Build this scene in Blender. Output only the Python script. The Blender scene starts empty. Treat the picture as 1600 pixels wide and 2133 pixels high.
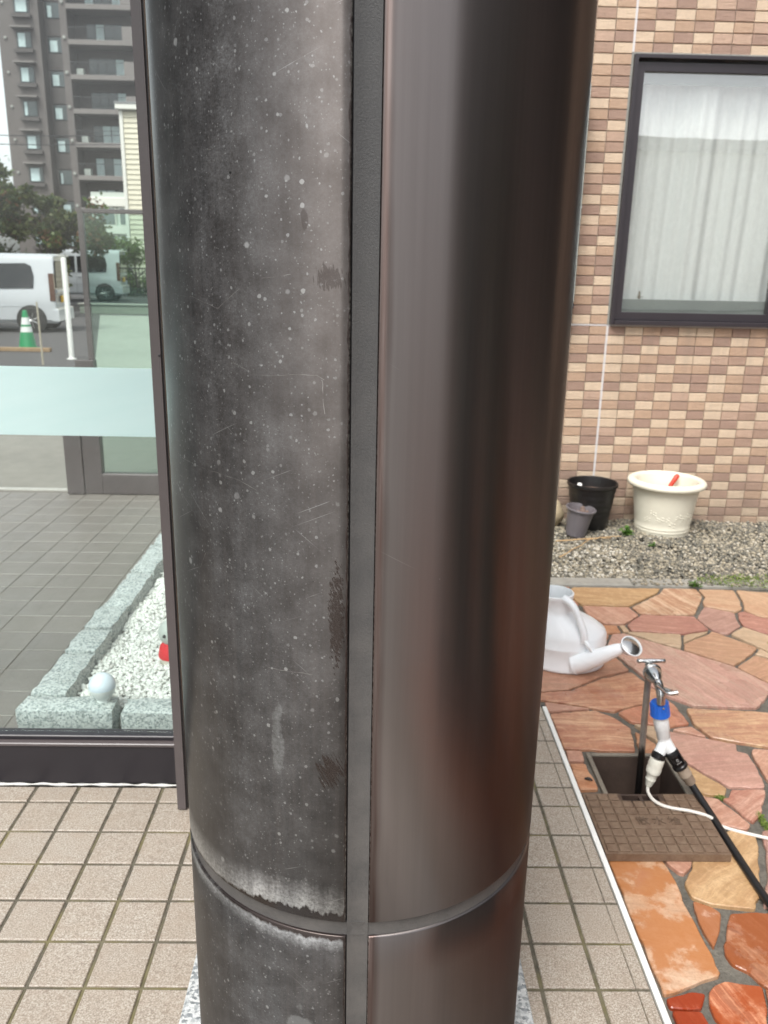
import bpy, math, random
from mathutils import Vector, Matrix
R = math.radians
rnd = random.Random(7)
SC = bpy.context.scene
COL = SC.collection

# ---------------------------------------------------------------- camera, sky, sun, exposure
H = 1.36
cam = bpy.data.objects.new('camera', bpy.data.cameras.new('camera'))
COL.objects.link(cam)
SC.camera = cam
cam.data.sensor_fit = 'VERTICAL'
cam.data.sensor_height = 36.0
cam.data.lens = 1740 / 2133 * 36.0
cam.data.clip_start, cam.data.clip_end = 0.05, 2000
cam.matrix_world = (Matrix.Translation((0, 0, H)) @ Matrix.Rotation(R(-1.15), 4, 'Z')
                    @ Matrix.Rotation(R(90 - 16.5), 4, 'X') @ Matrix.Rotation(R(1.16), 4, 'Z'))
cam.data.dof.use_dof = True
cam.data.dof.focus_distance = 1.02
cam.data.dof.aperture_fstop = 11

SUN_EL, SUN_AZ = 56, 205          # azimuth clockwise from +Y: behind the viewer, a little to the left
w = bpy.data.worlds.new('World'); SC.world = w; w.use_nodes = True
wn, wl = w.node_tree.nodes, w.node_tree.links
sky = wn.new('ShaderNodeTexSky'); sky.sky_type = 'NISHITA'; sky.sun_disc = False
sky.sun_elevation = R(SUN_EL); sky.sun_rotation = R(SUN_AZ)
sky.air_density = 1.0; sky.dust_density = 3.0; sky.ozone_density = 1.0
hs = wn.new('ShaderNodeHueSaturation'); hs.inputs['Saturation'].default_value = 0.22
wl.new(sky.outputs[0], hs.inputs['Color'])
bg = wn['Background']; wl.new(hs.outputs[0], bg.inputs[0]); bg.inputs[1].default_value = 0.13
sl = bpy.data.lights.new('sun', 'SUN'); sl.energy = 1.3; sl.angle = R(24); sl.color = (1, .97, .93)
so = bpy.data.objects.new('sun', sl); COL.objects.link(so)
d = Vector((math.sin(R(SUN_AZ)) * math.cos(R(SUN_EL)), math.cos(R(SUN_AZ)) * math.cos(R(SUN_EL)), math.sin(R(SUN_EL))))
so.rotation_euler = d.to_track_quat('Z', 'Y').to_euler(); so.location = d * 30
vs = SC.view_settings
vs.view_transform = 'Standard'; vs.look = 'None'; vs.gamma = 1.0; vs.exposure = 1.2
vs.use_curve_mapping = False
SC.cycles.max_bounces = 10; SC.cycles.transparent_max_bounces = 16
SC.cycles.use_denoising = True
SC.cycles.sample_clamp_indirect = 8

# ---------------------------------------------------------------- node helpers
class N:
    """a small shorthand round one material's node tree"""
    def __init__(s, name):
        s.m = bpy.data.materials.new(name); s.m.use_nodes = True
        s.t = s.m.node_tree; s.b = s.t.nodes['Principled BSDF']; s.out = s.t.nodes['Material Output']
    def new(s, kind, **kw):
        n = s.t.nodes.new(kind)
        for k, v in kw.items(): setattr(n, k, v)
        return n
    def put(s, sock, v):
        if isinstance(v, bpy.types.NodeSocket): s.t.links.new(v, sock)
        elif isinstance(v, (tuple, list)) and sock.type == 'RGBA': sock.default_value = (*v[:3], 1)
        else: sock.default_value = v
    def set(s, **kw):
        for k, v in kw.items(): s.put(s.b.inputs[k.replace('_', ' ')], v)
        return s
    def coord(s, which='Object', rand=True):
        c = s.new('ShaderNodeTexCoord').outputs[which]
        if rand:
            o = s.new('ShaderNodeObjectInfo').outputs['Random']
            a = s.new('ShaderNodeVectorMath', operation='MULTIPLY_ADD')
            s.put(a.inputs[0], o); a.inputs[1].default_value = (37.1, 19.3, 53.7); s.put(a.inputs[2], c)
            c = a.outputs[0]
        return c
    def pos(s): return s.new('ShaderNodeNewGeometry').outputs['Position']
    def rand(s): return s.new('ShaderNodeObjectInfo').outputs['Random']
    def vmul(s, v, f):
        a = s.new('ShaderNodeVectorMath', operation='MULTIPLY'); s.put(a.inputs[0], v); a.inputs[1].default_value = f
        return a.outputs[0]
    def rot(s, v, ang, axis='Z'):
        a = s.new('ShaderNodeVectorRotate', rotation_type=axis + '_AXIS'); s.put(a.inputs['Vector'], v); a.inputs['Angle'].default_value = ang
        return a.outputs[0]
    def noise(s, v, scale, detail=3, rough=.55, dist=0):
        n = s.new('ShaderNodeTexNoise'); s.put(n.inputs['Vector'], v); n.inputs['Scale'].default_value = scale
        n.inputs['Detail'].default_value = detail; n.inputs['Roughness'].default_value = rough; n.inputs['Distortion'].default_value = dist
        return n.outputs['Fac']
    def vor(s, v, scale, feature='F1', rnd=1.0):
        n = s.new('ShaderNodeTexVoronoi', feature=feature); s.put(n.inputs['Vector'], v); n.inputs['Scale'].default_value = scale
        n.inputs['Randomness'].default_value = rnd
        return n.outputs['Distance'], n.outputs.get('Color')
    def ma(s, op, a, b=0.0, c=0.0, clamp=False):
        n = s.new('ShaderNodeMath', operation=op); n.use_clamp = clamp
        s.put(n.inputs[0], a); s.put(n.inputs[1], b); s.put(n.inputs[2], c)
        return n.outputs[0]
    def mr(s, v, a, b, c=0.0, d=1.0, smooth=False):
        n = s.new('ShaderNodeMapRange'); n.clamp = True
        if smooth: n.interpolation_type = 'SMOOTHSTEP'
        s.put(n.inputs['Value'], v)
        for k, x in zip(('From Min', 'From Max', 'To Min', 'To Max'), (a, b, c, d)): s.put(n.inputs[k], x)
        return n.outputs['Result']
    def mix(s, f, a, b, mode='MIX'):
        n = s.new('ShaderNodeMix', data_type='RGBA', blend_type=mode)
        s.put(n.inputs[0], f); s.put(n.inputs[6], a); s.put(n.inputs[7], b)
        return n.outputs[2]
    def ramp(s, f, stops):
        n = s.new('ShaderNodeValToRGB'); s.put(n.inputs[0], f); e = n.color_ramp.elements
        e[0].position, e[0].color = stops[0][0], (*stops[0][1], 1)
        e[1].position, e[1].color = stops[-1][0], (*stops[-1][1], 1)
        for p, c in stops[1:-1]:
            q = e.new(p); q.color = (*c, 1)
        return n.outputs[0]
    def sep(s, v):
        n = s.new('ShaderNodeSeparateXYZ'); s.put(n.inputs[0], v); return n.outputs
    def bump(s, h, strength=.3, dist=.01):
        n = s.new('ShaderNodeBump'); s.put(n.inputs['Height'], h); n.inputs['Strength'].default_value = strength
        n.inputs['Distance'].default_value = dist
        s.put(s.b.inputs['Normal'], n.outputs[0]); return s

def simple(name, col, rough=.5, metal=0.0, var=.12, scale=30, bump=0.0, bscale=None, spec=.5, coat=0.0):
    """one colour with grain, blotches and a little relief"""
    n = N(name); c = n.coord()
    f = n.noise(c, scale, 5, .65)
    f2 = n.noise(c, scale * .17, 3)
    k = n.ma('ADD', n.ma('MULTIPLY', f, .6), n.ma('MULTIPLY', f2, .4))
    n.set(Base_Color=n.mix(n.mr(k, .3, .7), tuple(x * (1 - var) for x in col), tuple(min(1, x * (1 + var)) for x in col)),
          Roughness=n.mr(f2, .3, .7, max(.02, rough - .06), min(1, rough + .06)), Metallic=metal)
    n.b.inputs['Specular IOR Level'].default_value = spec
    n.b.inputs['Coat Weight'].default_value = coat; n.b.inputs['Coat Roughness'].default_value = .08
    if bump: n.bump(n.noise(c, bscale or scale * 3, 4), bump, .004)
    return n.m

def glass(name, tint, refl=1.0, tintmix=0.0):
    n = N(name); n.t.nodes.remove(n.b)
    lw = n.new('ShaderNodeLayerWeight'); lw.inputs[0].default_value = .5
    p = n.ma('POWER', lw.outputs['Facing'], 5.0)
    f = n.ma('MULTIPLY', n.ma('ADD', n.ma('MULTIPLY', p, .96), .043), refl, clamp=True)
    tr = n.new('ShaderNodeBsdfTransparent'); n.put(tr.inputs[0], tint)
    gl = n.new('ShaderNodeBsdfGlossy'); gl.inputs['Roughness'].default_value = .0
    # float glass is never quite flat
    bp = n.new('ShaderNodeBump'); bp.inputs['Strength'].default_value = .05; bp.inputs['Distance'].default_value = .01
    n.put(bp.inputs['Height'], n.noise(n.pos(), 2.2, 2)); n.put(gl.inputs['Normal'], bp.outputs[0])
    mx = n.new('ShaderNodeMixShader'); n.put(mx.inputs[0], f); n.put(mx.inputs[1], tr.outputs[0]); n.put(mx.inputs[2], gl.outputs[0])
    last = mx.outputs[0]
    if tintmix:      # a film of dust and wiped smears on the pane
        p_ = n.pos(); sm = n.noise(n.rot(n.vmul(p_, (1, 1, 1)), .5, 'Y'), 5, 5, .7); sp_ = n.noise(p_, 140, 3, .7)
        df_ = n.new('ShaderNodeBsdfDiffuse'); df_.inputs[0].default_value = (.8, .82, .8, 1)
        m2 = n.new('ShaderNodeMixShader'); n.put(m2.inputs[0], n.ma('MULTIPLY', n.mr(sm, .42, .7), n.mr(sp_, .3, .7, tintmix * .4, tintmix)))
        n.put(m2.inputs[1], last); n.put(m2.inputs[2], df_.outputs[0]); last = m2.outputs[0]
    n.t.links.new(last, n.out.inputs[0])
    return n.m

# ---------------------------------------------------------------- mesh helpers
class MB:
    def __init__(s): s.v, s.f, s.mi, s.cur = [], [], [], 0
    def face(s, *idx): s.f.append(idx); s.mi.append(s.cur)
    def add(s, vs): b = len(s.v); s.v += [tuple(q) for q in vs]; return b
    def box(s, x0, x1, y0, y1, z0, z1):
        b = s.add([(x, y, z) for z in (z0, z1) for x, y in ((x0, y0), (x1, y0), (x1, y1), (x0, y1))])
        for q in ((3, 2, 1, 0), (4, 5, 6, 7), (0, 1, 5, 4), (1, 2, 6, 5), (2, 3, 7, 6), (3, 0, 4, 7)): s.face(*[b + i for i in q])
        return s
    def bbox(s, x0, x1, y0, y1, z0, z1, c=.002):
        """box with chamfered edges on every side"""
        def lay(i, z): return [(x0 + i, y0 + i, z), (x1 - i, y0 + i, z), (x1 - i, y1 - i, z), (x0 + i, y1 - i, z)]
        rings = [lay(c, z0), lay(0, z0 + c), lay(0, z1 - c), lay(c, z1)]
        return s.loft(rings, True, True)
    def loft(s, rings, cap0=True, cap1=True, closed=True):
        n = len(rings[0]); bs = [s.add(r) for r in rings]
        for a, b in zip(bs, bs[1:]):
            for i in range(n if closed else n - 1):
                j = (i + 1) % n
                s.face(a + i, a + j, b + j, b + i)
        if cap0: s.face(*[bs[0] + i for i in reversed(range(n))])
        if cap1: s.face(*[bs[-1] + i for i in range(n)])
        return s
    def prism(s, poly, z0, z1, c=.002):
        ins = inset(poly, c)
        return s.loft([[(x, y, z0) for x, y in poly], [(x, y, z1 - c) for x, y in poly], [(x, y, z1) for x, y in ins]])
    def lathe(s, prof, n=32, at=(0, 0, 0), M=None, cap0=True, cap1=True, sx=1, sy=1):
        rings = []
        for r, z in prof:
            ring = [Vector((r * sx * math.cos(2 * math.pi * i / n), r * sy * math.sin(2 * math.pi * i / n), z)) for i in range(n)]
            if M is not None: ring = [M @ q for q in ring]
            rings.append([q + Vector(at) for q in ring])
        return s.loft(rings, cap0, cap1)
    def rod(s, p, q, r0, r1=None, n=16, prof=None):
        """straight rod from p to q; prof = [(t, radius)...] shapes it"""
        p, q = Vector(p), Vector(q); dv = q - p
        M = dv.to_track_quat('Z', 'Y').to_matrix(); L = dv.length
        pr = [(r, t * L) for t, r in prof] if prof else [(r0, 0), (r0 if r1 is None else r1, L)]
        return s.lathe(pr, n, p, M)
    def tube(s, pts, r, n=10, sub=6):
        P = spline([Vector(p) for p in pts], sub); rr = r if callable(r) else (lambda t: r)
        up = Vector((0, 0, 1)); rings = []; prev = None
        for i, p in enumerate(P):
            t = (P[min(i + 1, len(P) - 1)] - P[max(i - 1, 0)]).normalized()
            a = (prev - t * prev.dot(t)) if prev else t.orthogonal()
            a.normalize(); prev = a; b = t.cross(a); q = rr(i / (len(P) - 1))
            rings.append([p + (a * math.cos(2 * math.pi * k / n) + b * math.sin(2 * math.pi * k / n)) * q for k in range(n)])
        return s.loft(rings)
    def mesh(s, name, mats, smooth=None):
        me = bpy.data.meshes.new(name); me.from_pydata(s.v, [], s.f)
        for m in (mats if isinstance(mats, (list, tuple)) else [mats]): me.materials.append(m)
        if any(s.mi): me.polygons.foreach_set('material_index', s.mi)
        if smooth is not None:
            me.polygons.foreach_set('use_smooth', [True] * len(me.polygons))
            me.update(); me.set_sharp_from_angle(angle=R(smooth))
        me.update()
        return me
    def obj(s, name, mats, parent=None, smooth=None, loc=None, **props):
        return link(name, s.mesh(name, mats, smooth), parent, loc, **props)

def link(name, data, parent=None, loc=None, **props):
    o = bpy.data.objects.new(name, data); COL.objects.link(o)
    if parent is not None: o.parent = parent
    if loc is not None: o.location = loc
    for k, v in props.items(): o[k] = v
    return o
def thing(name, label, cat, loc=(0, 0, 0), rz=0.0, group=None, data=None):
    o = link(name, data, None, loc, label=label, category=cat)
    o.rotation_euler.z = rz
    if group: o['group'] = group
    return o
def tag(o, label, cat, group=None):
    o['label'] = label; o['category'] = cat
    if group: o['group'] = group
    return o
def copy_tree(o, parent=None):
    c = o.copy(); COL.objects.link(c); c.parent = parent
    for ch in list(o.children): copy_tree(ch, c)
    return c
def area(P): return .5 * sum(P[i][0] * P[(i + 1) % len(P)][1] - P[(i + 1) % len(P)][0] * P[i][1] for i in range(len(P)))
def ccw(P): return list(P) if area(P) > 0 else list(reversed(P))
def inset(P, d):
    """move each edge of a counter-clockwise polygon inwards by d"""
    n = len(P); out = []
    for i in range(n):
        a, b, c = Vector(P[i - 1][:2]), Vector(P[i][:2]), Vector(P[(i + 1) % n][:2])
        e, f = (b - a).normalized(), (c - b).normalized()
        na, nb = Vector((-e.y, e.x)), Vector((-f.y, f.x))
        k = na + nb
        if k.length < 1e-4: k = na
        k.normalize(); m = d / max(.45, k.dot(na))
        q = b + k * m; out.append((q.x, q.y))
    return out
def spline(P, sub):
    if len(P) < 3: return P
    out = []
    for i in range(len(P) - 1):
        a, b, c, e = P[max(i - 1, 0)], P[i], P[i + 1], P[min(i + 2, len(P) - 1)]
        for k in range(sub):
            t = k / sub
            out.append(.5 * ((2 * b) + (c - a) * t + (2 * a - 5 * b + 4 * c - e) * t * t + (3 * b - a - 3 * c + e) * t ** 3))
    return out + [P[-1]]
def clip(P, a, b, c):
    """keep the part of polygon P where a*x + b*y <= c"""
    out = []
    for i in range(len(P)):
        p, q = P[i], P[(i + 1) % len(P)]
        u, v = a * p[0] + b * p[1] - c, a * q[0] + b * q[1] - c
        if u <= 0: out.append(p)
        if u * v < 0:
            t = u / (u - v); out.append((p[0] + (q[0] - p[0]) * t, p[1] + (q[1] - p[1]) * t))
    return out

# ---------------------------------------------------------------- materials
CX, CY, RC, PHI0, WJ = -.004, 1.2, .279, R(-.55), .0153
RING0, RING1 = .486, .509

SCRATCH = [[(-0.2773, 1.321), (-0.2283, 1.3196), (-0.1793, 1.309), (-0.1453, 1.332)], [(-0.1163, 1.343), (-0.0813, 1.348)], [(-0.1593, 1.249), (-0.1273, 1.238), (-0.0858, 1.240), (-0.0523, 1.242), (-0.0443, 1.2365)],
           [(-0.0463, 1.235), (-0.0433, 1.199)], [(-0.2763, 1.118), (-0.2033, 1.115), (-0.1538, 1.111), (-0.1133, 1.097)], [(-0.3063, 1.081), (-0.2533, 1.055), (-0.2243, 1.0335)], [(-0.2388, 1.262), (-0.2013, 1.255)], [(-0.2213, 1.0055), (-0.2413, .974)], [(-0.1183, .875), (-0.0533, .876)]]
def weathered(name, lower):
    """bronze paint gone chalky: haze, mineral spots, hairline scratches, clean bands along the joints"""
    n = N(name)
    uv = n.new('ShaderNodeUVMap').outputs[0]
    U, V = n.sep(uv)[0], n.sep(uv)[1]
    big, mid, fine = n.noise(uv, 8, 5, .66), n.noise(uv, 21, 4, .62), n.noise(uv, 210, 3, .7)
    streak = n.noise(n.vmul(uv, (150, 5, 1)), 1, 3)
    joint_tone = n.ma('MULTIPLY', n.mr(U, -.20, -.05), n.mr(n.ma('ADD', V, n.ma('MULTIPLY', big, .5)), 1.0, 1.55))  # browner by the upper joint; brighter reflection there is painted in too
    base = n.mix(joint_tone, n.mix(n.mr(mid, .35, .7), (.040, .037, .036), (.062, .057, .055)), n.mix(n.mr(mid, .35, .7), (.080, .068, .062), (.108, .093, .086)))
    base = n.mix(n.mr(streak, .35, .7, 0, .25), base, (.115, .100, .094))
    h = n.ma('ADD', n.ma('MULTIPLY', big, .40), n.ma('MULTIPLY', mid, .60))
    haze = n.mr(h, .34, .72, .24, .48)
    grit = n.noise(uv, 520, 2, .8)
    run = n.noise(n.vmul(uv, (42, 4.5, 1)), 1, 5, .65)
    haze = n.ma('MULTIPLY', haze, n.mr(fine, .25, .75, .45, 1.25))
    haze = n.ma('MULTIPLY', haze, n.mr(grit, .3, .7, .55, 1.35))
    haze = n.ma('MULTIPLY', haze, n.mr(run, .3, .7, .78, 1.2))
    # less chalk towards the sheltered joint edge; far left: dark reflection painted in
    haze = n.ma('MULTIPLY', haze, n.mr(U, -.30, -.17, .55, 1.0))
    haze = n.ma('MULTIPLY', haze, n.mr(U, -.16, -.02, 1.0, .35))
    dust = n.mix(n.mr(mid, .3, .7), (.130, .140, .148), (.215, .228, .238))
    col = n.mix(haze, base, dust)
    # hairline scuffs in two directions
    for ang, sc_, lo in ((.65, 420, .74), (-.42, 360, .745)):
        q = n.rot(uv, ang)
        s1 = n.noise(n.vmul(q, (4, sc_, 1)), 1, 1)
        msk = n.mr(n.noise(q, 14, 2), .5, .6)
        col = n.mix(n.ma('MULTIPLY', n.mr(s1, lo, lo + .03), n.ma('MULTIPLY', msk, .55)), col, (.30, .30, .30))
    # the long scratches one can follow with the eye
    if not lower:
        best = None
        wv2 = n.new('ShaderNodeVectorMath', operation='MULTIPLY_ADD'); n.put(wv2.inputs[0], n.noise(uv, 45, 2)); wv2.inputs[1].default_value = (.004, .004, 0); n.put(wv2.inputs[2], uv)
        qu, qv = n.sep(wv2.outputs[0])[0], n.sep(wv2.outputs[0])[1]
        for line in SCRATCH:
            for (ax, ay), (bx, by) in zip(line, line[1:]):
                ax, ay, bx, by = ax + .002, ay + .002, bx + .002, by + .002
                L2 = (bx - ax) ** 2 + (by - ay) ** 2
                du, dv = n.ma('SUBTRACT', qu, ax), n.ma('SUBTRACT', qv, ay)
                t_ = n.ma('DIVIDE', n.ma('ADD', n.ma('MULTIPLY', du, bx - ax), n.ma('MULTIPLY', dv, by - ay)), L2, clamp=True)
                eu, ev = n.ma('SUBTRACT', du, n.ma('MULTIPLY', t_, bx - ax)), n.ma('SUBTRACT', dv, n.ma('MULTIPLY', t_, by - ay))
                d2 = n.ma('ADD', n.ma('MULTIPLY', eu, eu), n.ma('MULTIPLY', ev, ev))
                best = d2 if best is None else n.ma('MINIMUM', best, d2)
        ln = n.mr(n.ma('SQRT', best), .00012, .00050, 1, 0)
        col = n.mix(n.ma('MULTIPLY', ln, n.mr(n.noise(uv, 60, 3), .40, .62, .0, .6)), col, (.30, .29, .28))
    # dried drops, three sizes, some dark
    wob = n.new('ShaderNodeVectorMath', operation='ADD')
    nn = n.new('ShaderNodeTexNoise'); n.put(nn.inputs['Vector'], uv); nn.inputs['Scale'].default_value = 240; nn.inputs['Detail'].default_value = 3
    n.put(wob.inputs[0], uv); n.put(wob.inputs[1], n.vmul(nn.outputs['Color'], (.0030, .0034, 0)))
    wv = wob.outputs[0]
    dens = n.mr(n.noise(n.vmul(uv, (1, .55, 1)), 10, 3, .6), .36, .60, .0, 1.0)
    for sc_, rmin, rmax, keep, colr, op in ((38, .03, .17, .24, (.35, .355, .355), .85), (76, .05, .21, .20, (.31, .315, .31), .8),
                                            (135, .09, .28, .17, (.28, .285, .285), .75), (250, .10, .30, .22, (.25, .255, .255), .6), (46, .03, .10, .66, (.012, .012, .012), .85)):
        dd, cc = n.vor(wv, sc_)
        ch = n.sep(cc)
        rad = n.mr(n.ma('POWER', ch[0], 2.6), 0, 1, rmin, rmax)
        on = n.ma('GREATER_THAN', n.ma('MULTIPLY', ch[1], n.ma('ADD', n.ma('MULTIPLY', dens, .5), .5)), keep)
        sp = n.ma('MULTIPLY', n.mr(n.ma('SUBTRACT', dd, rad), -.035, .02, 1, 0), on)
        sp = n.ma('MULTIPLY', sp, n.mr(ch[2], 0, 1, op * .45, op))
        col = n.mix(n.ma('MULTIPLY', sp, n.mr(U, -.10, -.02, 1, .55)), col, colr)
    rough = n.mr(haze, 0, .8, .34, .55)
    metal = n.mr(haze, 0, .7, .85, .25)
    clean = n.mix(.5, (.048, .038, .035), (.048, .038, .035))
    # clean brown band down the joint, with a ragged edge
    e = n.ma('SUBTRACT', n.ma('MULTIPLY', U, -1), WJ)
    wid = n.mr(n.noise(n.vmul(uv, (1, 11, 1)), 3, 4), .3, .75, .0008, .0042)
    band = n.mr(n.ma('SUBTRACT', e, wid), -.0006, .0006, 1, 0)
    # and along the ring joint, where chalk has washed up against it
    t = n.ma('SUBTRACT', RING0, V) if lower else n.ma('SUBTRACT', V, RING1)
    rag = n.ma('ADD', n.noise(n.vmul(uv, (1, 0, 0)), 34, 5, .7), n.ma('MULTIPLY', n.noise(uv, 130, 3), .25))
    cw = n.mr(rag, .36, .80, .0, .013 if lower else .024)
    cw = n.ma('MULTIPLY', cw, n.mr(U, -.22, -.10, .25, 1.0))
    ringb = n.mr(n.ma('SUBTRACT', t, cw), -.0022, .0016, 1, 0)
    edge = n.ma('MULTIPLY', n.mr(n.ma('SUBTRACT', t, cw), .002, .02 if lower else .045, 1, 0), n.mr(fine, .3, .7, .25, 1))
    edge = n.ma('MULTIPLY', edge, n.mr(n.noise(n.vmul(uv, (1, 0, 0)), 8, 3), .35, .6, .25, 1))
    edge = n.ma('MULTIPLY', edge, n.mr(rag, .36, .66, .3, 1))
    edge = n.ma('MULTIPLY', edge, n.mr(U, -.06, -.015, 1.9, .9), clamp=True)
    col = n.mix(n.ma('MULTIPLY', edge, 1.0 if not lower else .6), col, (.52, .53, .53))
    def blot(u, v, ru, rv, thr, src):
        a = n.ma('DIVIDE', n.ma('SUBTRACT', U, u), ru); b = n.ma('DIVIDE', n.ma('SUBTRACT', V, v), rv)
        r2 = n.ma('ADD', n.ma('MULTIPLY', a, a), n.ma('MULTIPLY', b, b))
        return n.mr(n.ma('SUBTRACT', src, n.ma('MULTIPLY', r2, thr)), .32, .38)
    if not lower:
        drip = blot(-.107, .775, .0085, .040, .13, n.ma('ADD', n.ma('MULTIPLY', big, .35), n.ma('MULTIPLY', mid, .65)))
        col = n.mix(n.ma('MULTIPLY', drip, n.mr(fine, .3, .7, .15, .55)), col, (.25, .26, .26))
        q1 = n.noise(n.vmul(n.rot(uv, -.5), (460, 30, 1)), 1, 3)
        br = n.ma('MULTIPLY', blot(-.037, .742, .017, .022, .18, q1), 1.0)
        q2 = n.noise(n.vmul(n.rot(uv, -.45), (420, 120, 1)), 1, 3)
        pt = blot(-.029, .955, .0105, .070, .24, q2)
        q3 = n.noise(n.vmul(n.rot(uv, -.1), (430, 60, 1)), 1, 3)
        rb = n.ma('MULTIPLY', blot(-.038, 1.345, .020, .017, .30, q3), .65)
        pa = n.ma('MULTIPLY', blot(-.066, 1.40, .0055, .015, .25, mid), .6)
        dark = n.ma('MAXIMUM', n.ma('MAXIMUM', br, pt), n.ma('MAXIMUM', rb, pa))
        dark = n.ma('MULTIPLY', dark, n.mr(grit, .32, .5, .45, .95))
    else:
        pale = blot(-.075, .30, .024, .05, .15, n.ma('ADD', n.ma('MULTIPLY', big, .3), n.ma('MULTIPLY', mid, .7)))
        col = n.mix(n.ma('MULTIPLY', pale, .45), col, (.24, .25, .25))
        dark = n.ma('MULTIPLY', 0.0, mid)
    k = n.ma('MAXIMUM', n.ma('MAXIMUM', band, ringb), dark)
    col = n.mix(k, col, clean)
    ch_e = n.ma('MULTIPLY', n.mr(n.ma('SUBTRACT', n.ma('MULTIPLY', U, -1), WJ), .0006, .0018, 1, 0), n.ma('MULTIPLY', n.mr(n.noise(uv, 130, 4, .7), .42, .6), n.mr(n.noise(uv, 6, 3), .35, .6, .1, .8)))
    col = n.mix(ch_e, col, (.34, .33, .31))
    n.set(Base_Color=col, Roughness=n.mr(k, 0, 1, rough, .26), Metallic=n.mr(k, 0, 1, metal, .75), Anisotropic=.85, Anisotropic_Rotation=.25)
    tg = n.new('ShaderNodeTangent'); tg.direction_type = 'RADIAL'; tg.axis = 'Z'; n.put(n.b.inputs['Tangent'], tg.outputs[0])
    n.bump(n.ma('ADD', n.ma('MULTIPLY', fine, .5), n.ma('MULTIPLY', mid, .5)), .06, .002)
    return n.m

def bronze(name):
    """the sheltered half: satin bronze, faint vertical brushing and a little dust"""
    n = N(name)
    uv = n.new('ShaderNodeUVMap').outputs[0]
    U, V = n.sep(uv)[0], n.sep(uv)[1]
    st = n.noise(n.vmul(uv, (150, 2.2, 1)), 1, 4, .6)
    big = n.noise(n.vmul(uv, (9, 2, 1)), 1, 3)
    fine = n.noise(uv, 260, 3, .7)
    col = n.mix(n.mr(st, .3, .7), (.196, .175, .169), (.213, .191, .185))
    dust = n.ma('MULTIPLY', n.mr(n.noise(uv, 7, 4, .65), .46, .72), n.mr(fine, .2, .8))
    low = n.mr(V, .25, 1.0, .14, .04)
    col = n.mix(n.ma('MULTIPLY', dust, low), col, (.20, .185, .17))
    dd, cc = n.vor(uv, 26); ch = n.sep(cc)
    sp = n.ma('MULTIPLY', n.mr(dd, .02, .035, 1, 0), n.ma('GREATER_THAN', ch[1], .9))
    col = n.mix(n.ma('MULTIPLY', sp, .6), col, (.5, .5, .5))
    q = n.rot(uv, .5); s1 = n.noise(n.vmul(q, (5, 300, 1)), 1, 1)
    col = n.mix(n.ma('MULTIPLY', n.mr(s1, .74, .77), n.ma('MULTIPLY', n.mr(n.noise(q, 9, 2), .58, .66), .35)), col, (.35, .34, .33))
    # darker, redder wipe marks close to the joint
    e = n.ma('SUBTRACT', U, WJ)
    bandw = n.mr(n.noise(n.vmul(uv, (1, 1.2, 1)), 3, 2), .3, .7, .008, .014)
    bn = n.ma('MULTIPLY', n.mr(n.ma('SUBTRACT', e, bandw), -.005, .005, 1, 0), n.mr(st, .3, .6, .45, .85))
    col = n.mix(bn, col, (.055, .030, .024))
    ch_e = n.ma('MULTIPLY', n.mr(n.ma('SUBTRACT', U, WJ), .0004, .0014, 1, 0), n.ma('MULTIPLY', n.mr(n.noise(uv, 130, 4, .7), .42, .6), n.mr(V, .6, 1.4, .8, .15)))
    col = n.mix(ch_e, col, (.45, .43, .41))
    n.set(Base_Color=col, Metallic=.95, Roughness=n.ma('ADD', n.mr(big, .3, .7, .285, .32), n.ma('MULTIPLY', dust, .04)), Anisotropic=.95, Anisotropic_Rotation=.25)
    tg = n.new('ShaderNodeTangent'); tg.direction_type = 'RADIAL'; tg.axis = 'Z'; n.put(n.b.inputs['Tangent'], tg.outputs[0])
    n.b.inputs['Specular Tint'].default_value = (.29, .30, .31, 1)
    n.bump(n.ma('ADD', n.ma('MULTIPLY', st, .12), n.ma('MULTIPLY', big, .88)), .03, .004)
    return n.m

def joint_mat():
    n = N('grey_sealant'); p = n.pos()
    f, g = n.noise(p, 420, 3, .7), n.noise(p, 22, 4, .65)
    z = n.sep(p)[2]
    dust = n.ma('MULTIPLY', n.mr(g, .30, .75, .25, .75), n.mr(z, .55, 1.5, .9, .12))
    col = n.mix(n.mr(f, .3, .7), (.026, .026, .027), (.046, .046, .046))
    col = n.mix(n.mr(z, .9, 1.7, 0, .45), col, (.018, .019, .020))
    col = n.mix(dust, col, (.125, .115, .106))
    n.set(Base_Color=col, Roughness=.62)
    return n.bump(n.ma('ADD', f, n.ma('MULTIPLY', g, .5)), .5, .0012).m

def porch_tile():
    n = N('speckled_floor_tile'); c = n.coord()
    p = n.pos()
    f = n.noise(c, 330, 2, .6); g = n.noise(c, 150, 3, .6); b = n.noise(c, 17, 4, .6)
    col = n.ramp(f, [(.36, (.21, .17, .135)), (.48, (.325, .28, .23)), (.58, (.405, .365, .31)), (.68, (.49, .455, .395))])
    col = n.mix(n.mr(g, .58, .68, 0, .65), col, (.19, .14, .105))
    col = n.mix(n.mr(b, .42, .72, 0, .35), col, (.30, .235, .175))
    col = n.mix(n.mr(n.rand(), 0, 1, 0, .22), col, (.27, .225, .18))
    st = n.noise(p, 3.1, 4, .65)
    col = n.mix(n.mr(st, .56, .68, 0, .30), col, (.25, .20, .155))
    n.set(Base_Color=col, Roughness=n.mr(b, .3, .7, .42, .6))
    return n.bump(n.ma('ADD', f, g), .22, .0015).m

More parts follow.
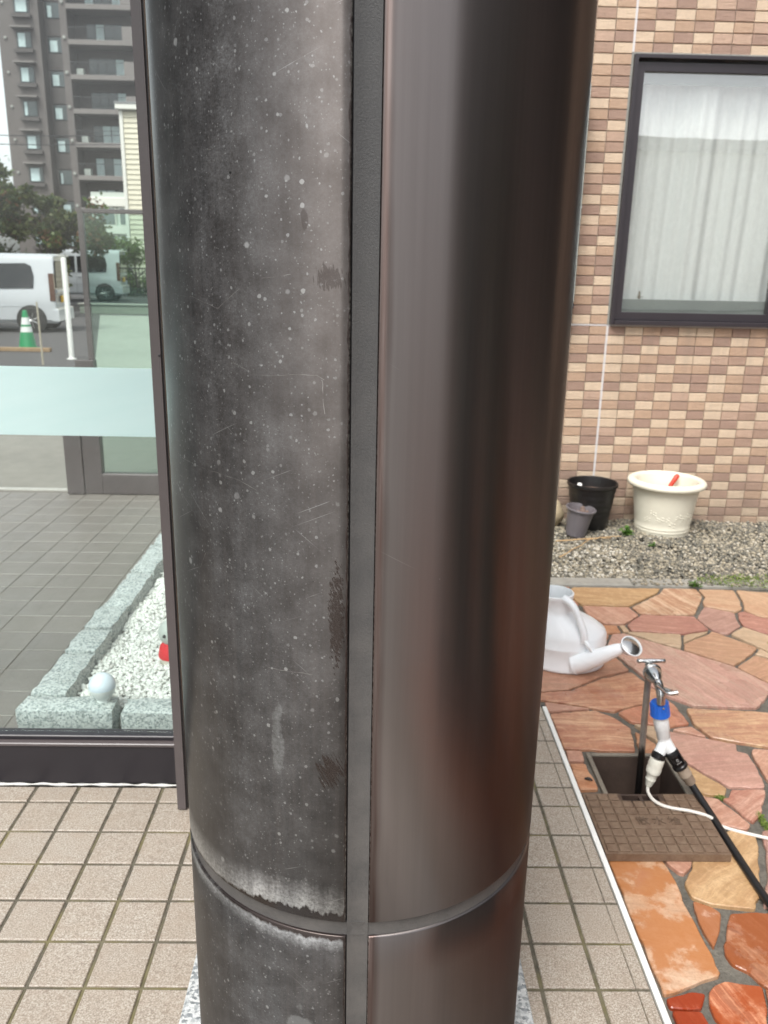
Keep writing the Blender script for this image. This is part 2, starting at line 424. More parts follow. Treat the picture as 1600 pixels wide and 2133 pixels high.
def grout():
    n = N('floor_grout'); p = n.pos()
    a, b = n.noise(p, 60, 4), n.noise(p, 5, 3)
    col = n.mix(n.mr(a, .3, .7), (.060, .053, .038), (.135, .120, .088))
    col = n.mix(n.mr(b, .48, .62, 0, .6), col, (.19, .165, .065))
    n.set(Base_Color=col, Roughness=.9); return n.bump(a, .5, .003).m

def hall_tile():
    n = N('greyish_hall_tile'); c = n.coord()
    f, b = n.noise(c, 230, 3, .7), n.noise(c, 9, 3)
    col = n.mix(n.mr(f, .3, .7), (.145, .132, .119), (.21, .192, .175))
    col = n.mix(n.mr(n.rand(), 0, 1, 0, .25), col, (.23, .205, .18))
    y = n.sep(n.pos())[1]
    n.set(Base_Color=col, Roughness=n.mr(b, .3, .7, .3, .45)); return n.bump(f, .15, .001).m

def granite(name, a, b, c3, sc_=150):
    n = N(name); c = n.coord()
    d1, k = n.vor(c, sc_); ch = n.sep(k)
    f = n.noise(c, sc_ * .55, 4, .7); g = n.noise(c, 20, 3)
    col = n.ramp(ch[0], [(.0, a), (.5, b), (.9, c3)])
    col = n.mix(n.mr(f, .54, .66, 0, .7), col, (.12, .135, .135))
    col = n.mix(n.mr(g, .4, .7, 0, .25), col, (.30, .32, .31))
    n.set(Base_Color=col, Roughness=.62); return n.bump(n.noise(c, 70, 5, .7), .55, .006).m

def wall_tile_mat(name, col):
    n = N(name); c = n.coord()
    f, g = n.noise(n.vmul(c, (1, 1, 1.6)), 60, 5, .65, 1.2), n.noise(c, 400, 2, .7)
    r = n.rand()
    k = n.mix(n.mr(f, .3, .7), tuple(x * .9 for x in col), tuple(x * 1.1 for x in col))
    k = n.mix(n.mr(r, 0, 1, 0, .28), k, tuple(x * .82 for x in col))
    k = n.mix(n.mr(g, .6, .7, 0, .25), k, tuple(x * .6 for x in col))
    rib = n.noise(n.vmul(c, (9, 1, 210)), 1, 4, .7)
    k = n.mix(n.mr(rib, .5, .66, 0, .22), k, tuple(x * .7 for x in col))
    ws_ = n.noise(n.vmul(n.pos(), (16, 1, 1.1)), 1, 4, .6); px_ = n.sep(n.pos())
    run_ = n.ma('MULTIPLY', n.mr(ws_, .48, .66), n.ma('MULTIPLY', n.mr(px_[2], .45, 1.02), n.ma('LESS_THAN', px_[2], 1.06)))
    k = n.mix(n.ma('MULTIPLY', run_, n.ma('MULTIPLY', n.ma('GREATER_THAN', px_[0], 1.33), .30)), k, (.24, .19, .155))
    wz = n.sep(n.pos())[2]; wn_ = n.noise(n.vmul(n.pos(), (1, 1, .35)), 7, 4, .65)
    k = n.mix(n.ma('MULTIPLY', n.mr(n.ma('ADD', wz, n.ma('MULTIPLY', wn_, -.5)), -.35, .02, .45, 0), 1.0), k, (.20, .16, .12))
    k = n.mix(n.mr(wn_, .55, .72, 0, .14), k, tuple(x * .62 for x in col))
    n.set(Base_Color=k, Roughness=.68); return n.bump(n.ma('ADD', n.ma('MULTIPLY', f, .6), n.ma('MULTIPLY', rib, .5)), 1.0, .010).m

STONE = {  # two body colours, streak colour, streak strength, wetness
    'ochre': ((.46, .31, .16), (.52, .38, .21), (.40, .24, .12), .35, 0), 'red': ((.42, .19, .12), (.47, .27, .18), (.50, .34, .24), .6, .1),
    'streak': ((.47, .28, .17), (.56, .43, .30), (.40, .22, .14), .9, 0), 'buff': ((.53, .40, .27), (.50, .34, .22), (.48, .28, .18), .5, 0),
    'pink': ((.50, .28, .21), (.54, .36, .27), (.45, .24, .17), .5, 0), 'rose': ((.41, .21, .17), (.46, .26, .20), (.37, .18, .15), .45, 0),
    'mauve': ((.38, .235, .20), (.44, .29, .24), (.34, .20, .17), .35, 0), 'beige': ((.52, .43, .31), (.50, .38, .25), (.45, .33, .22), .35, 0),
    'orange': ((.50, .25, .13), (.53, .33, .20), (.44, .19, .10), .5, 0), 'tan': ((.50, .35, .22), (.47, .29, .19), (.41, .23, .16), .65, 0),
    'bigpink': ((.45, .25, .21), (.50, .33, .27), (.56, .44, .36), .75, .1), 'streakred': ((.48, .24, .16), (.55, .36, .22), (.42, .18, .11), 1.0, .1),
    'redorange': ((.45, .17, .10), (.49, .24, .15), (.50, .30, .20), .55, .1), 'bandbuff': ((.52, .30, .20), (.58, .43, .25), (.46, .25, .17), 1.0, .05),
    'bigrose': ((.44, .25, .21), (.49, .31, .25), (.53, .37, .30), .55, .1), 'bandred': ((.46, .24, .18), (.54, .36, .28), (.42, .19, .14), 1.0, .05),
    'wetorange': ((.56, .36, .22), (.62, .47, .35), (.50, .30, .18), .0, 1), 'wetpink': ((.46, .27, .18), (.52, .36, .27), (.40, .20, .13), .5, 1),
    'wetbrown': ((.36, .16, .085), (.42, .22, .12), (.30, .12, .07), .6, 1), 'wetred': ((.36, .075, .035), (.42, .13, .06), (.30, .05, .03), .5, 1),
    'oval': ((.44, .14, .065), (.52, .26, .13), (.38, .16, .09), .9, .45)}
def stone_mat(kind, ang):
    a, b, c3, stg, wet = STONE[kind]
    a, b, c3 = [tuple(x * y for x, y in zip(c_, (.96, .86, .80))) for c_ in (a, b, c3)]
    n = N(kind + '_sandstone'); c = n.coord()
    q = n.rot(c, ang)
    wv = n.noise(q, 3, 3)
    wq = n.new('ShaderNodeVectorMath', operation='MULTIPLY_ADD')
    n.put(wq.inputs[0], wv); wq.inputs[1].default_value = (0, .10, 0); n.put(wq.inputs[2], q)
    st = n.noise(n.vmul(wq.outputs[0], (2.6, 30, 1)), 1, 6, .72)
    f, g, b2 = n.noise(c, 180, 3, .7), n.noise(c, 40, 4, .6), n.noise(c, 6, 4, .6)
    st2 = n.noise(n.vmul(wq.outputs[0], (5, 95, 1)), 1, 5, .75)
    stg = min(1.0, stg + .22)
    col = n.mix(n.mr(b2, .35, .65), a, b)
    col = n.mix(n.ma('MULTIPLY', n.mr(st, .44, .60), stg * .9), col, c3)
    col = n.mix(n.ma('MULTIPLY', n.mr(st, .37, .47, 1, 0), stg * .75), col, tuple(min(.72, x * 1.22 + .07) for x in b))
    col = n.mix(n.ma('MULTIPLY', n.mr(st2, .52, .66), .28 + .3 * stg), col, tuple(x * .62 for x in c3))
    col = n.mix(n.ma('MULTIPLY', n.mr(st2, .36, .47, 1, 0), .2 + .3 * stg), col, tuple(min(.75, x * 1.35 + .07) for x in b))
    col = n.mix(n.mr(n.rand(), 0, 1, 0, .22), col, tuple(x * .72 for x in a))
    col = n.mix(n.mr(f, .42, .66, 0, .38), col, tuple(x * .6 for x in a))
    col = n.mix(n.mr(g, .50, .68, 0, .40), col, tuple(min(.75, x * 1.2 + .05) for x in b))
    wetm = n.mr(n.noise(c, 5.5, 3, .5), .62 - .35 * wet, .66 - .35 * wet)
    if wet == 1: stg *= .45
    if wet > .4: wetm = n.mr(n.noise(c, 9, 5, .6), .39, .48)
    col = n.mix(n.ma('MULTIPLY', wetm, .8 if wet > .4 else .2), col, tuple(x * y for x, y in zip(a, (.74, .47, .24))) if wet > .4 else tuple(x * .55 for x in a))
    n.set(Base_Color=col, Roughness=n.mr(wetm, 0, 1, .46, .09 if wet > .4 else .22))
    n.b.inputs['Coat Weight'].default_value = 0
    hgt = n.ma('ADD', n.ma('MULTIPLY', st, .5), n.ma('MULTIPLY', g, .5))
    bp = n.new('ShaderNodeBump'); n.put(bp.inputs['Height'], hgt); bp.inputs['Distance'].default_value = .006
    n.put(bp.inputs['Strength'], n.mr(wetm, 0, 1, .6, .14)); n.put(n.b.inputs['Normal'], bp.outputs[0])
    return n.m

def leaf_mat(name, a, b):
    n = N(name)
    geo = n.new('ShaderNodeNewGeometry')
    r = geo.outputs['Random Per Island'] if 'Random Per Island' in geo.outputs else n.rand()
    n.set(Base_Color=n.mix(r, a, b), Roughness=.5)
    tr = n.new('ShaderNodeBsdfTranslucent'); n.put(tr.inputs[0], n.mix(r, a, b))
    mx = n.new('ShaderNodeMixShader'); mx.inputs[0].default_value = .35
    n.put(mx.inputs[1], n.b.outputs[0]); n.put(mx.inputs[2], tr.outputs[0]); n.t.links.new(mx.outputs[0], n.out.inputs[0])
    return n.m

def pebble_mat(name, stops, rough=.7):
    n = N(name)
    a = n.new('ShaderNodeAttribute'); a.attribute_name = 'tone'
    f = n.noise(n.coord(), 300, 3, .7)
    col = n.ramp(a.outputs['Fac'], stops)
    col = n.mix(n.mr(f, .4, .7, 0, .3), col, (.25, .24, .22))
    n.set(Base_Color=col, Roughness=rough); return n.m

M = {}
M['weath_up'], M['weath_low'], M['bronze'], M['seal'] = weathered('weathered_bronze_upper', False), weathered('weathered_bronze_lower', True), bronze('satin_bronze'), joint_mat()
M['ptile'], M['grout'], M['htile'] = porch_tile(), grout(), hall_tile()
M['white_granite'] = granite('white_granite', (.62, .63, .62), (.50, .52, .52), (.20, .22, .23), 170)
M['grey_granite'] = granite('grey_green_granite', (.62, .66, .65), (.48, .52, .52), (.22, .26, .26), 190)
M['white_metal'] = simple('white_aluminium', (.78, .78, .75), .35, var=.05)
M['dark_metal'] = simple('black_bronze_aluminium', (.016, .014, .018), .38, var=.12, scale=14, spec=.5)
M['dark_metal2'] = simple('brown_bronze_aluminium', (.085, .072, .072), .33, var=.12, scale=10)
M['win_metal'] = simple('dark_window_aluminium', (.030, .025, .030), .35, var=.12, scale=10)
M['glass'] = glass('clear_glass', (.95, .98, .965), .6, .03)
M['green_glass'] = glass('green_tinted_glass', (.80, .90, .86), 1.2)
M['win_glass'] = glass('window_glass', (.985, 1.0, .99), 4.3)
M['win_seal'] = simple('greenish_sealant', (.24, .24, .22), .6, var=.2, scale=60)
M['sealant'] = simple('pale_sealant', (.55, .55, .52), .6, var=.25, scale=90, bump=.4)
M['joint_white'] = simple('white_wall_joint', (.58, .56, .56), .6, var=.08)
M['wall_grout'] = simple('brown_wall_grout', (.36, .30, .25), .85, var=.2, scale=60, bump=.3)
WT = [wall_tile_mat('dark_brown_wall_tile', (.375, .250, .192)), wall_tile_mat('brown_wall_tile', (.415, .278, .208)), wall_tile_mat('tan_wall_tile', (.50, .343, .240)),
      wall_tile_mat('rosy_wall_tile', (.52, .362, .270)), wall_tile_mat('cream_wall_tile', (.665, .518, .378))]
M['mortar'] = simple('grey_mortar', (.128, .118, .098), .85, var=.5, scale=70, bump=1.0)
M['concrete'] = simple('old_concrete', (.30, .285, .25), .85, var=.25, scale=24, bump=.5)
M['soil'] = simple('dark_gravel_soil', (.10, .092, .078), .95, var=.4, scale=60, bump=.6)
M['asphalt'] = simple('worn_asphalt', (.085, .08, .08), .8, var=.25, scale=30, bump=.3)
M['apron'] = simple('grey_apron_concrete', (.21, .20, .175), .7, var=.15, scale=8)
M['pale_concrete'] = simple('pale_concrete', (.36, .36, .32), .8, var=.12, scale=4)
M['pebbles'] = pebble_mat('mixed_gravel', [(0, (.075, .072, .06)), (.25, (.14, .132, .105)), (.5, (.24, .215, .16)), (.75, (.35, .30, .21)), (.92, (.47, .41, .31)), (1, (.62, .58, .50))])
M['white_pebbles'] = pebble_mat('white_gravel', [(0, (.66, .67, .64)), (.5, (.80, .81, .78)), (1, (.88, .89, .87))])

# ================================================================ the setting
G = -.07            # garden level, a little below the porch
ROAD = -.35         # car park level
DOORY = 1.955

def struct(o): o['kind'] = 'structure'; return o

# ---- distant ground, car park
g = MB(); g.box(-260, 260, -140, 300, ROAD - .3, ROAD); struct(g.obj('car_park_asphalt', M['asphalt']))
g = MB(); g.box(-12.6, 6, 12.5, 27.2, ROAD + .001, ROAD + .006)
g.v = [((x + .0) if x > 0 else (-4.1 if y < 20 else -8.55) + 0, y, z) if x < 0 else (x, y, z) for x, y, z in g.v]
struct(g.obj('pale_driveway', M['pale_concrete']))
g = MB(); g.box(-40, 40, -28, -2.22, ROAD - .2, ROAD + .006); struct(g.obj('added_pale_forecourt', M['pale_concrete']))  # unseen pale slab added to brighten the column reflection
g = MB(); g.box(-9, -.40, 4.99, 8.4, ROAD - .05, -.012); struct(g.obj('apron_slab', M['apron']))

# ---- porch floor: grout bed with every tile laid on it
PX, PY, PX0, PY0 = .1119, .1164, -.5395, 1.3035
bed = MB(); bed.box(-4.5, .5712, -2.2, DOORY, -.30, -.004); bed.box(-.455, .5712, DOORY, 2.405, -.30, -.004)
porch = struct(bed.obj('porch_floor', M['grout']))
J = .0040
def tile_mesh(name, w_, d_, seed, groove=False):
    q = random.Random(seed); mb = MB()
    def pr(x0, x1, y0, y1):
        P = [(x0, y0), (x1, y0), (x1, y1), (x0, y1)]
        P = [(x + q.uniform(-.0006, .0006), y + q.uniform(-.0006, .0006)) for x, y in P]
        mb.prism(P, -.008, .0, .0016)
    if groove: pr(0, w_ - .0265, 0, d_); pr(w_ - .025, w_, 0, d_)
    else: pr(0, w_, 0, d_)
    return mb.mesh(name, M['ptile'])
TM = [tile_mesh('floor_tile', PX - 2 * J, PY - 2 * J, s) for s in range(4)]
def lay(me, x, y, parent, name='floor_tile', dz=None):
    o = link(name, me, parent, (x, y, rnd.uniform(-.0006, .0006) if dz is None else dz)); o.rotation_euler.z = rnd.uniform(-.003, .003)
    return o
rows = [PY0 + PY * k for k in range(-3, 6)]           # row lines up to the glass screen
sunk = MB()
for k in range(-36, 9):
    x = PX0 + PX * k
    for j in range(-30, 5):
        y = PY0 + PY * j
        if abs(x + PX / 2 - CX) < .275 and abs(y + PY / 2 - CY) < .275: continue
        if x > -1.15 and y > .9: lay(TM[rnd.randrange(4)], x + J, y + J, porch)
        else:
            b = len(sunk.v); sunk.prism([(x + J, y + J), (x + PX - J, y + J), (x + PX - J, y + PY - J), (x + J, y + PY - J)], -.012, .0, .0016)
sunk.obj('floor_tile', M['ptile'], porch, kind='stuff')
last = tile_mesh('floor_tile', PX - 2 * J, DOORY - (PY0 + 5 * PY) - 2 * J, 9)
last2 = tile_mesh('floor_tile', PX - 2 * J, .0832 - 2 * J, 12)
for k in range(-6, 9):
    x = PX0 + PX * k
    if x < -.46: lay(last, x + J, PY0 + 5 * PY + J, porch)
    else:
        lay(last2, x + J, 1.886 + J, porch)
        for j in range(3): lay(TM[rnd.randrange(4)], x + J, 1.969 + PY * j + J, porch)
        lay(tile_mesh('floor_tile', PX - 2 * J, .08, 13), x + J, 1.969 + PY * 3 + J, porch)
ew = .571 - (PX0 + 9 * PX)
EM = [tile_mesh('edge_tile', ew - .006, PY - 2 * J, s, True) for s in range(3)]
for j in range(-8, 5): lay(EM[j % 3], PX0 + 9 * PX + J, PY0 + PY * j + J, porch, 'edge_tile')
lay(tile_mesh('edge_tile', ew - .006, .0832 - 2 * J, 5, True), PX0 + 9 * PX + J, 1.886 + J, porch, 'edge_tile')
for j in range(3): lay(EM[j % 3], PX0 + 9 * PX + J, 1.969 + PY * j + J, porch, 'edge_tile')
lay(tile_mesh('edge_tile', ew - .006, .08, 6, True), PX0 + 9 * PX + J, 1.969 + PY * 3 + J, porch, 'edge_tile')
e = MB(); e.bbox(.5722, .5855, -2.2, 2.40, G - .02, .0035, .0015); e.obj('edge_strip', M['white_metal'], porch)
e = MB(); e.bbox(.5722, .584, 2.4015, 2.415, G - .02, .0, .0015); e.obj('strip_end', M['dark_metal'], porch)

# ---- hall floor behind the glass
hb = MB(); hb.box(-4.6, -.455, 1.99, 4.95, -.30, -.003)
hall = struct(hb.obj('hall_floor', simple('hall_grout', (.17, .155, .135), .8)))
HP = .152
hm = [MB().prism([(.002, .002), (HP - .002, .002), (HP - .002, HP - .002), (.002, HP - .002)], -.006, 0, .0012).mesh('hall_tile', M['htile']) for _ in range(2)]
far = MB()
for k in range(0, 26):
    x = -.60 - HP * k - .03
    for j in range(19):
        y = 2.01 + HP * j
        if x > -2.7: lay(hm[0], x, y, hall, 'hall_tile')
        else: far.prism([(x + .002, y + .002), (x + HP - .002, y + .002), (x + HP - .002, y + HP - .002), (x + .002, y + HP - .002)], -.006, 0, .0012)
far.obj('hall_tile', M['htile'], hall, kind='stuff')
t = MB(); t.bbox(-4.6, -.46, 4.9502, 4.99, -.02, .006, .002); t.obj('threshold_strip', simple('pale_threshold', (.40, .39, .36), .5), hall)

# ---- flagstone paving
pv = MB(); pv.box(.5858, 6.5, -4.0, 1.97, -.32, G - .009); pv.box(.5858, .686, 1.97, 2.2375, -.32, G - .009); pv.box(.925, 6.5, 1.97, 2.2375, -.32, G - .009)
pv.box(.5858, 6.5, 2.2375, 3.655, -.32, G - .009); pv.box(-.455, .5858, 2.4155, 3.655, -.32, G - .009)
paving = struct(pv.obj('flagstone_paving', M['mortar']))
STONES=[
('ochre',[(0.961,3.638),(1.381,3.634),(1.348,3.576),(1.166,3.412),(0.949,3.417),(0.917,3.561)]),
('red',[(0.636,3.63),(0.958,3.638),(0.921,3.561),(0.949,3.417),(0.602,3.406)]),
('streak',[(1.388,3.638),(1.547,3.633),(1.539,3.53),(1.506,3.469),(1.43,3.333),(1.302,3.321),(1.186,3.329),(1.166,3.404),(1.348,3.572)]),
('buff',[(1.549,3.633),(1.721,3.624),(1.697,3.492),(1.662,3.392),(1.619,3.359),(1.499,3.428),(1.508,3.469),(1.542,3.53)]),
('buff',[(1.723,3.624),(1.893,3.591),(1.76,3.306),(1.71,3.307),(1.66,3.381),(1.699,3.492)]),
('pink',[(0.949,3.414),(1.162,3.401),(1.179,3.307),(1.088,3.214),(0.997,3.215),(0.949,3.315)]),
('rose',[(1.185,3.323),(1.417,3.311),(1.43,3.169),(1.3,3.125),(1.09,3.15),(1.089,3.211)]),
('mauve',[(1.498,3.425),(1.613,3.351),(1.593,3.289),(1.582,3.214),(1.493,3.13),(1.457,3.139),(1.432,3.181),(1.416,3.291),(1.437,3.33)]),
('rose',[(1.618,3.356),(1.658,3.375),(1.709,3.304),(1.757,3.3),(1.669,3.11),(1.584,3.214),(1.593,3.286)]),
('beige',[(1.582,3.209),(1.667,3.106),(1.591,2.943),(1.493,3.129)]),
('beige',[(1.054,3.21),(1.085,3.211),(1.092,3.145),(1.054,3.135)]),
('orange',[(0.906,3.238),(0.996,3.212),(1.053,3.207),(1.053,3.133),(1.003,3.126),(0.878,3.123)]),
('beige',[(1.061,3.136),(1.089,3.147),(1.295,3.123),(1.245,2.982),(1.188,3.023)]),
('beige',[(1.297,3.12),(1.426,3.166),(1.406,3.137),(1.266,3.034)]),
('tan',[(1.427,3.163),(1.456,3.136),(1.56,3.007),(1.51,2.945),(1.395,2.841),(1.246,2.979),(1.265,3.032),(1.409,3.137)]),
('beige',[(1.561,3.004),(1.589,2.94),(1.571,2.9),(1.51,2.945)]),
('tan',[(1.508,2.941),(1.569,2.896),(1.473,2.691),(1.397,2.839)]),
('bigpink',[(0.954,3.017),(1.002,3.123),(1.059,3.133),(1.187,3.02),(1.243,2.976),(1.395,2.836),(1.472,2.688),(1.411,2.601),(1.342,2.526),(1.122,2.536),(1.056,2.602),(1.012,2.686),(1.018,2.736),(0.967,2.915)]),
('red',[(0.586,3.304),(0.896,3.223),(0.877,3.12),(0.999,3.123),(0.947,2.997),(0.965,2.909),(0.987,2.797),(0.86,2.743),(0.727,2.646),(0.616,2.628),(0.483,2.625)]),
('streakred',[(0.554,2.622),(0.726,2.643),(0.859,2.74),(0.988,2.795),(1.014,2.719),(1.048,2.609),(1.053,2.594),(0.97,2.555),(0.879,2.518),(0.843,2.494),(0.78,2.513),(0.735,2.533),(0.614,2.568),(0.545,2.573)]),
('pink',[(0.611,2.563),(0.735,2.529),(0.775,2.513),(0.623,2.488),(0.61,2.5)]),
('streakred',[(0.614,2.483),(0.779,2.51),(0.835,2.458),(0.87,2.391),(0.843,2.253),(0.679,2.262),(0.615,2.267)]),
('redorange',[(0.845,2.493),(0.878,2.515),(0.974,2.554),(1.051,2.589),(1.067,2.548),(1.074,2.42),(1.002,2.402),(0.944,2.413),(0.873,2.429)]),
('beige',[(0.874,2.425),(0.942,2.409),(0.985,2.396),(0.927,2.304),(0.903,2.344)]),
('orange',[(0.871,2.385),(0.901,2.34),(0.924,2.298),(0.887,2.238),(0.842,2.245)]),
('pink',[(1.002,2.398),(1.073,2.415),(1.104,2.339),(0.995,2.384)]),
('bandbuff',[(1.089,2.527),(1.339,2.508),(1.383,2.498),(1.281,2.279),(1.104,2.337),(1.077,2.421)]),
('bigrose',[(0.983,2.382),(1.103,2.334),(1.18,2.307),(1.164,2.266),(1.192,2.254),(1.185,2.166),(1.169,2.082),(1.159,2.071),(1.055,2.073),(0.984,2.184),(0.944,2.235),(0.931,2.303)]),
('ochre',[(0.942,2.229),(0.983,2.181),(1.053,2.07),(1.031,2.033),(0.976,2.035),(0.954,2.055)]),
('pink',[(1.21,2.281),(1.279,2.274),(1.195,2.093),(1.179,2.1),(1.194,2.254)]),
('bandred',[(1.055,2.07),(1.167,2.071),(1.093,1.943),(1.054,1.909),(1.008,2.028),(1.031,2.031)]),
('pink',[(0.953,2.05),(0.975,2.033),(1.005,2.026),(1.052,1.907),(1.03,1.882),(0.961,1.902)]),
('pink',[(0.617,2.263),(0.677,2.26),(0.671,2.194),(0.612,2.195)]),
('orange',[(0.613,2.192),(0.671,2.192),(0.678,2.055),(0.613,2.051)]),
('wetorange',[(0.625,1.83),(0.761,1.831),(0.754,1.783),(0.761,1.741),(0.766,1.686),(0.759,1.618),(0.763,1.558),(0.763,1.494),(0.764,1.413),(0.757,1.405),(0.692,1.381),(0.65,1.363),(0.622,1.356),(0.619,1.784)]),
('pink',[(0.757,1.79),(0.847,1.791),(0.821,1.737),(0.794,1.713),(0.781,1.72),(0.765,1.75)]),
('ochre',[(0.855,1.804),(0.974,1.882),(1.038,1.858),(1.016,1.792),(0.967,1.675),(0.921,1.596),(0.881,1.602),(0.822,1.611),(0.783,1.635),(0.782,1.682),(0.82,1.733)]),
('wetpink',[(0.781,1.626),(0.822,1.603),(0.835,1.584),(0.81,1.529),(0.776,1.479),(0.77,1.533)]),
('wetbrown',[(0.855,1.586),(0.963,1.589),(0.859,1.367),(0.838,1.387),(0.826,1.416),(0.798,1.437),(0.793,1.468),(0.823,1.53)]),
('wetred',[(0.623,1.349),(0.684,1.367),(0.713,1.361),(0.69,1.323),(0.625,1.325)]),
('wetred',[(0.625,1.321),(0.688,1.319),(0.693,1.281),(0.689,1.255),(0.627,1.257)]),
('oval',[(0.737,1.382),(0.765,1.393),(0.839,1.38),(0.824,1.323),(0.795,1.26),(0.716,1.257),(0.706,1.329),(0.718,1.364)]),
('wetbrown',[(0.842,1.378),(0.855,1.358),(0.807,1.255),(0.798,1.258),(0.828,1.326)]),
('mauve',[(1.063,1.883),(1.106,1.893),(0.97,1.604),(0.942,1.608),(1.002,1.713),(1.04,1.806)]),
]

def rounded(P, d):
    """inset by the joint, cut the corners and roughen the edges a little"""
    P = inset(ccw(P), d); out = []
    for i, p in enumerate(P):
        a, b = Vector(P[i - 1]), Vector(P[(i + 1) % len(P)]); p = Vector(p)
        la, lb = (a - p).length, (b - p).length
        k = min(.0065, la * .25, lb * .25)
        qa, qb = p + (a - p).normalized() * k, p + (b - p).normalized() * k
        out += [qa, (qa + qb) / 2 * .55 + p * .45, qb]
    fin = []
    for i, p in enumerate(out):
        q = out[(i + 1) % len(out)]; fin.append(p)
        L = (q - p).length
        if L > .05:
            m = max(1, int(L / .022)); nn = Vector((-(q - p).y, (q - p).x)).normalized()
            for s in range(1, m + 1): fin.append(p.lerp(q, s / (m + 1)) + nn * rnd.uniform(-.0030, .0026))
    return [(v.x, v.y) for v in fin]
SM = {}
def flag(kind, P, joint=.0048):
    key = (kind, rnd.randrange(3))
    if key not in SM: SM[key] = stone_mat(kind, [.25, -.6, 1.2][key[1]] if kind not in ('streakred', 'bandbuff', 'red', 'bigrose') else [-.12, -.05, .05][key[1]])
    P = rounded(P, joint)
    if abs(area(P)) < 4e-4: return
    cx, cy = sum(p[0] for p in P) / len(P), sum(p[1] for p in P) / len(P)
    mb = MB(); mb.prism([(x - cx, y - cy) for x, y in P], -.012, 0, .0022)
    o = mb.obj('flagstone', SM[key], paving, None, (cx, cy, G + rnd.uniform(0, .003)))
    o.rotation_euler = (rnd.uniform(-.004, .004), rnd.uniform(-.004, .004), 0)
for kind, P in STONES: flag(kind, P, .0012 if P[0][1] < 1.9 else .0052)
def crazy(region, n, seed, kinds):
    q = random.Random(seed); xs = [p[0] for p in region]; ys = [p[1] for p in region]
    pts = []
    while len(pts) < n:
        p = (q.uniform(min(xs), max(xs)), q.uniform(min(ys), max(ys)))
        if all((p[0] - o[0]) ** 2 + (p[1] - o[1]) ** 2 > .03 for o in pts) or q.random() < .02: pts.append(p)
    for p in pts:
        P = list(region)
        for o in pts:
            if o is p: continue
            a, b = o[0] - p[0], o[1] - p[1]
            P = clip(P, a, b, (o[0] ** 2 + o[1] ** 2 - p[0] ** 2 - p[1] ** 2) / 2)
            if len(P) < 3: break
        if len(P) >= 3 and abs(area(P)) > .004: flag(q.choice(kinds), P)
DRY = ['pink', 'rose', 'buff', 'tan', 'beige', 'ochre', 'orange', 'mauve', 'bandbuff', 'streak']
crazy([(1.113, 1.86), (3.6, 1.86), (3.6, 3.64), (1.905, 3.64)], 34, 3, DRY)
crazy([(.862, 1.25), (3.6, 1.25), (3.6, 1.855), (1.118, 1.855)], 26, 4, ['wetbrown', 'oval', 'wetpink', 'pink'])
crazy([(.59, -1.2), (3.6, -1.2), (3.6, 1.245), (.59, 1.245)], 60, 5, ['wetbrown', 'wetorange', 'wetbrown', 'wetbrown', 'wetbrown'])
crazy([(-.45, 2.425), (.50, 2.425), (.50, 3.40), (-.45, 3.40)], 12, 6, DRY)
crazy([(-.45, 3.41), (.60, 3.41), (.60, 3.64), (-.45, 3.64)], 5, 8, DRY)

# ---- garden kerb and gravel strip along the house wall
k = MB(); k.bbox(-.455, 6.5, 3.655, 3.745, -.32, G + .008, .006); struct(k.obj('garden_kerb', M['concrete']))
gb = MB(); gb.box(-.455, 6.5, 3.745, 4.779, -.40, G - .022); gravel_base = struct(gb.obj('gravel_bed', M['soil']))
ICO = [(0, 0, 1)] + [(math.cos(a) * .89, math.sin(a) * .89, .45) for a in [2 * math.pi * i / 5 for i in range(5)]] + \
      [(math.cos(a) * .89, math.sin(a) * .89, -.45) for a in [2 * math.pi * (i + .5) / 5 for i in range(5)]] + [(0, 0, -1)]
ICF = [(0, 1 + i, 1 + (i + 1) % 5) for i in range(5)] + [(1 + i, 6 + i, 1 + (i + 1) % 5) for i in range(5)] + \
      [(1 + (i + 1) % 5, 6 + i, 6 + (i + 1) % 5) for i in range(5)] + [(11, 6 + (i + 1) % 5, 6 + i) for i in range(5)]
def pebbles(name, n, place, smin, smax, mat, seed, parent=None, tone=lambda q, x, y: q.random()):
    q = random.Random(seed); vs_, fs, tn = [], [], []
    for _ in range(n):
        x, y, z = place(q); s = q.uniform(smin, smax) * (1 if q.random() > .08 else 1.45)
        ex, ey, ez = q.uniform(.8, 1.25), q.uniform(.7, 1.1), q.uniform(.5, .8)
        E = Matrix.Rotation(q.uniform(0, 6.3), 3, 'Z') @ Matrix.Rotation(q.uniform(-.5, .5), 3, 'X')
        b = len(vs_)
        for p in ICO:
            v = E @ Vector((p[0] * ex * q.uniform(.85, 1.15), p[1] * ey * q.uniform(.85, 1.15), p[2] * ez))
            vs_.append((x + v.x * s, y + v.y * s, z + v.z * s))
        fs += [(b + a, b + c, b + d_) for a, c, d_ in ICF]
        tn += [max(0, min(1, tone(q, x, y)))] * 12
    me = bpy.data.meshes.new(name); me.from_pydata(vs_, [], fs); me.materials.append(mat)
    at = me.attributes.new('tone', 'FLOAT', 'POINT'); at.data.foreach_set('value', tn)
    me.polygons.foreach_set('use_smooth', [True] * len(fs)); me.update()
    return link(name, me, parent, kind='stuff')
def gp(q):
    x, y = q.uniform(.55, 2.75), q.uniform(3.75, 4.77)
    return x, y, G - .013 + q.random() * .012 + .012 * math.sin(x * 7 + y * 5) * math.sin(y * 9)
pebbles('gravel', 26000, gp, .0042, .0098, M['pebbles'], 11, None,
        lambda q, x, y: min(1, q.random() ** 1.15 + (.18 if x < 1.35 and y < 4.3 else 0)))
def gp2(q): return q.uniform(-.44, .55) if q.random() < .25 else q.uniform(2.75, 5.5), q.uniform(3.75, 4.77), G - .012 + q.random() * .01
pebbles('gravel', 5000, gp2, .009, .017, M['pebbles'], 12)
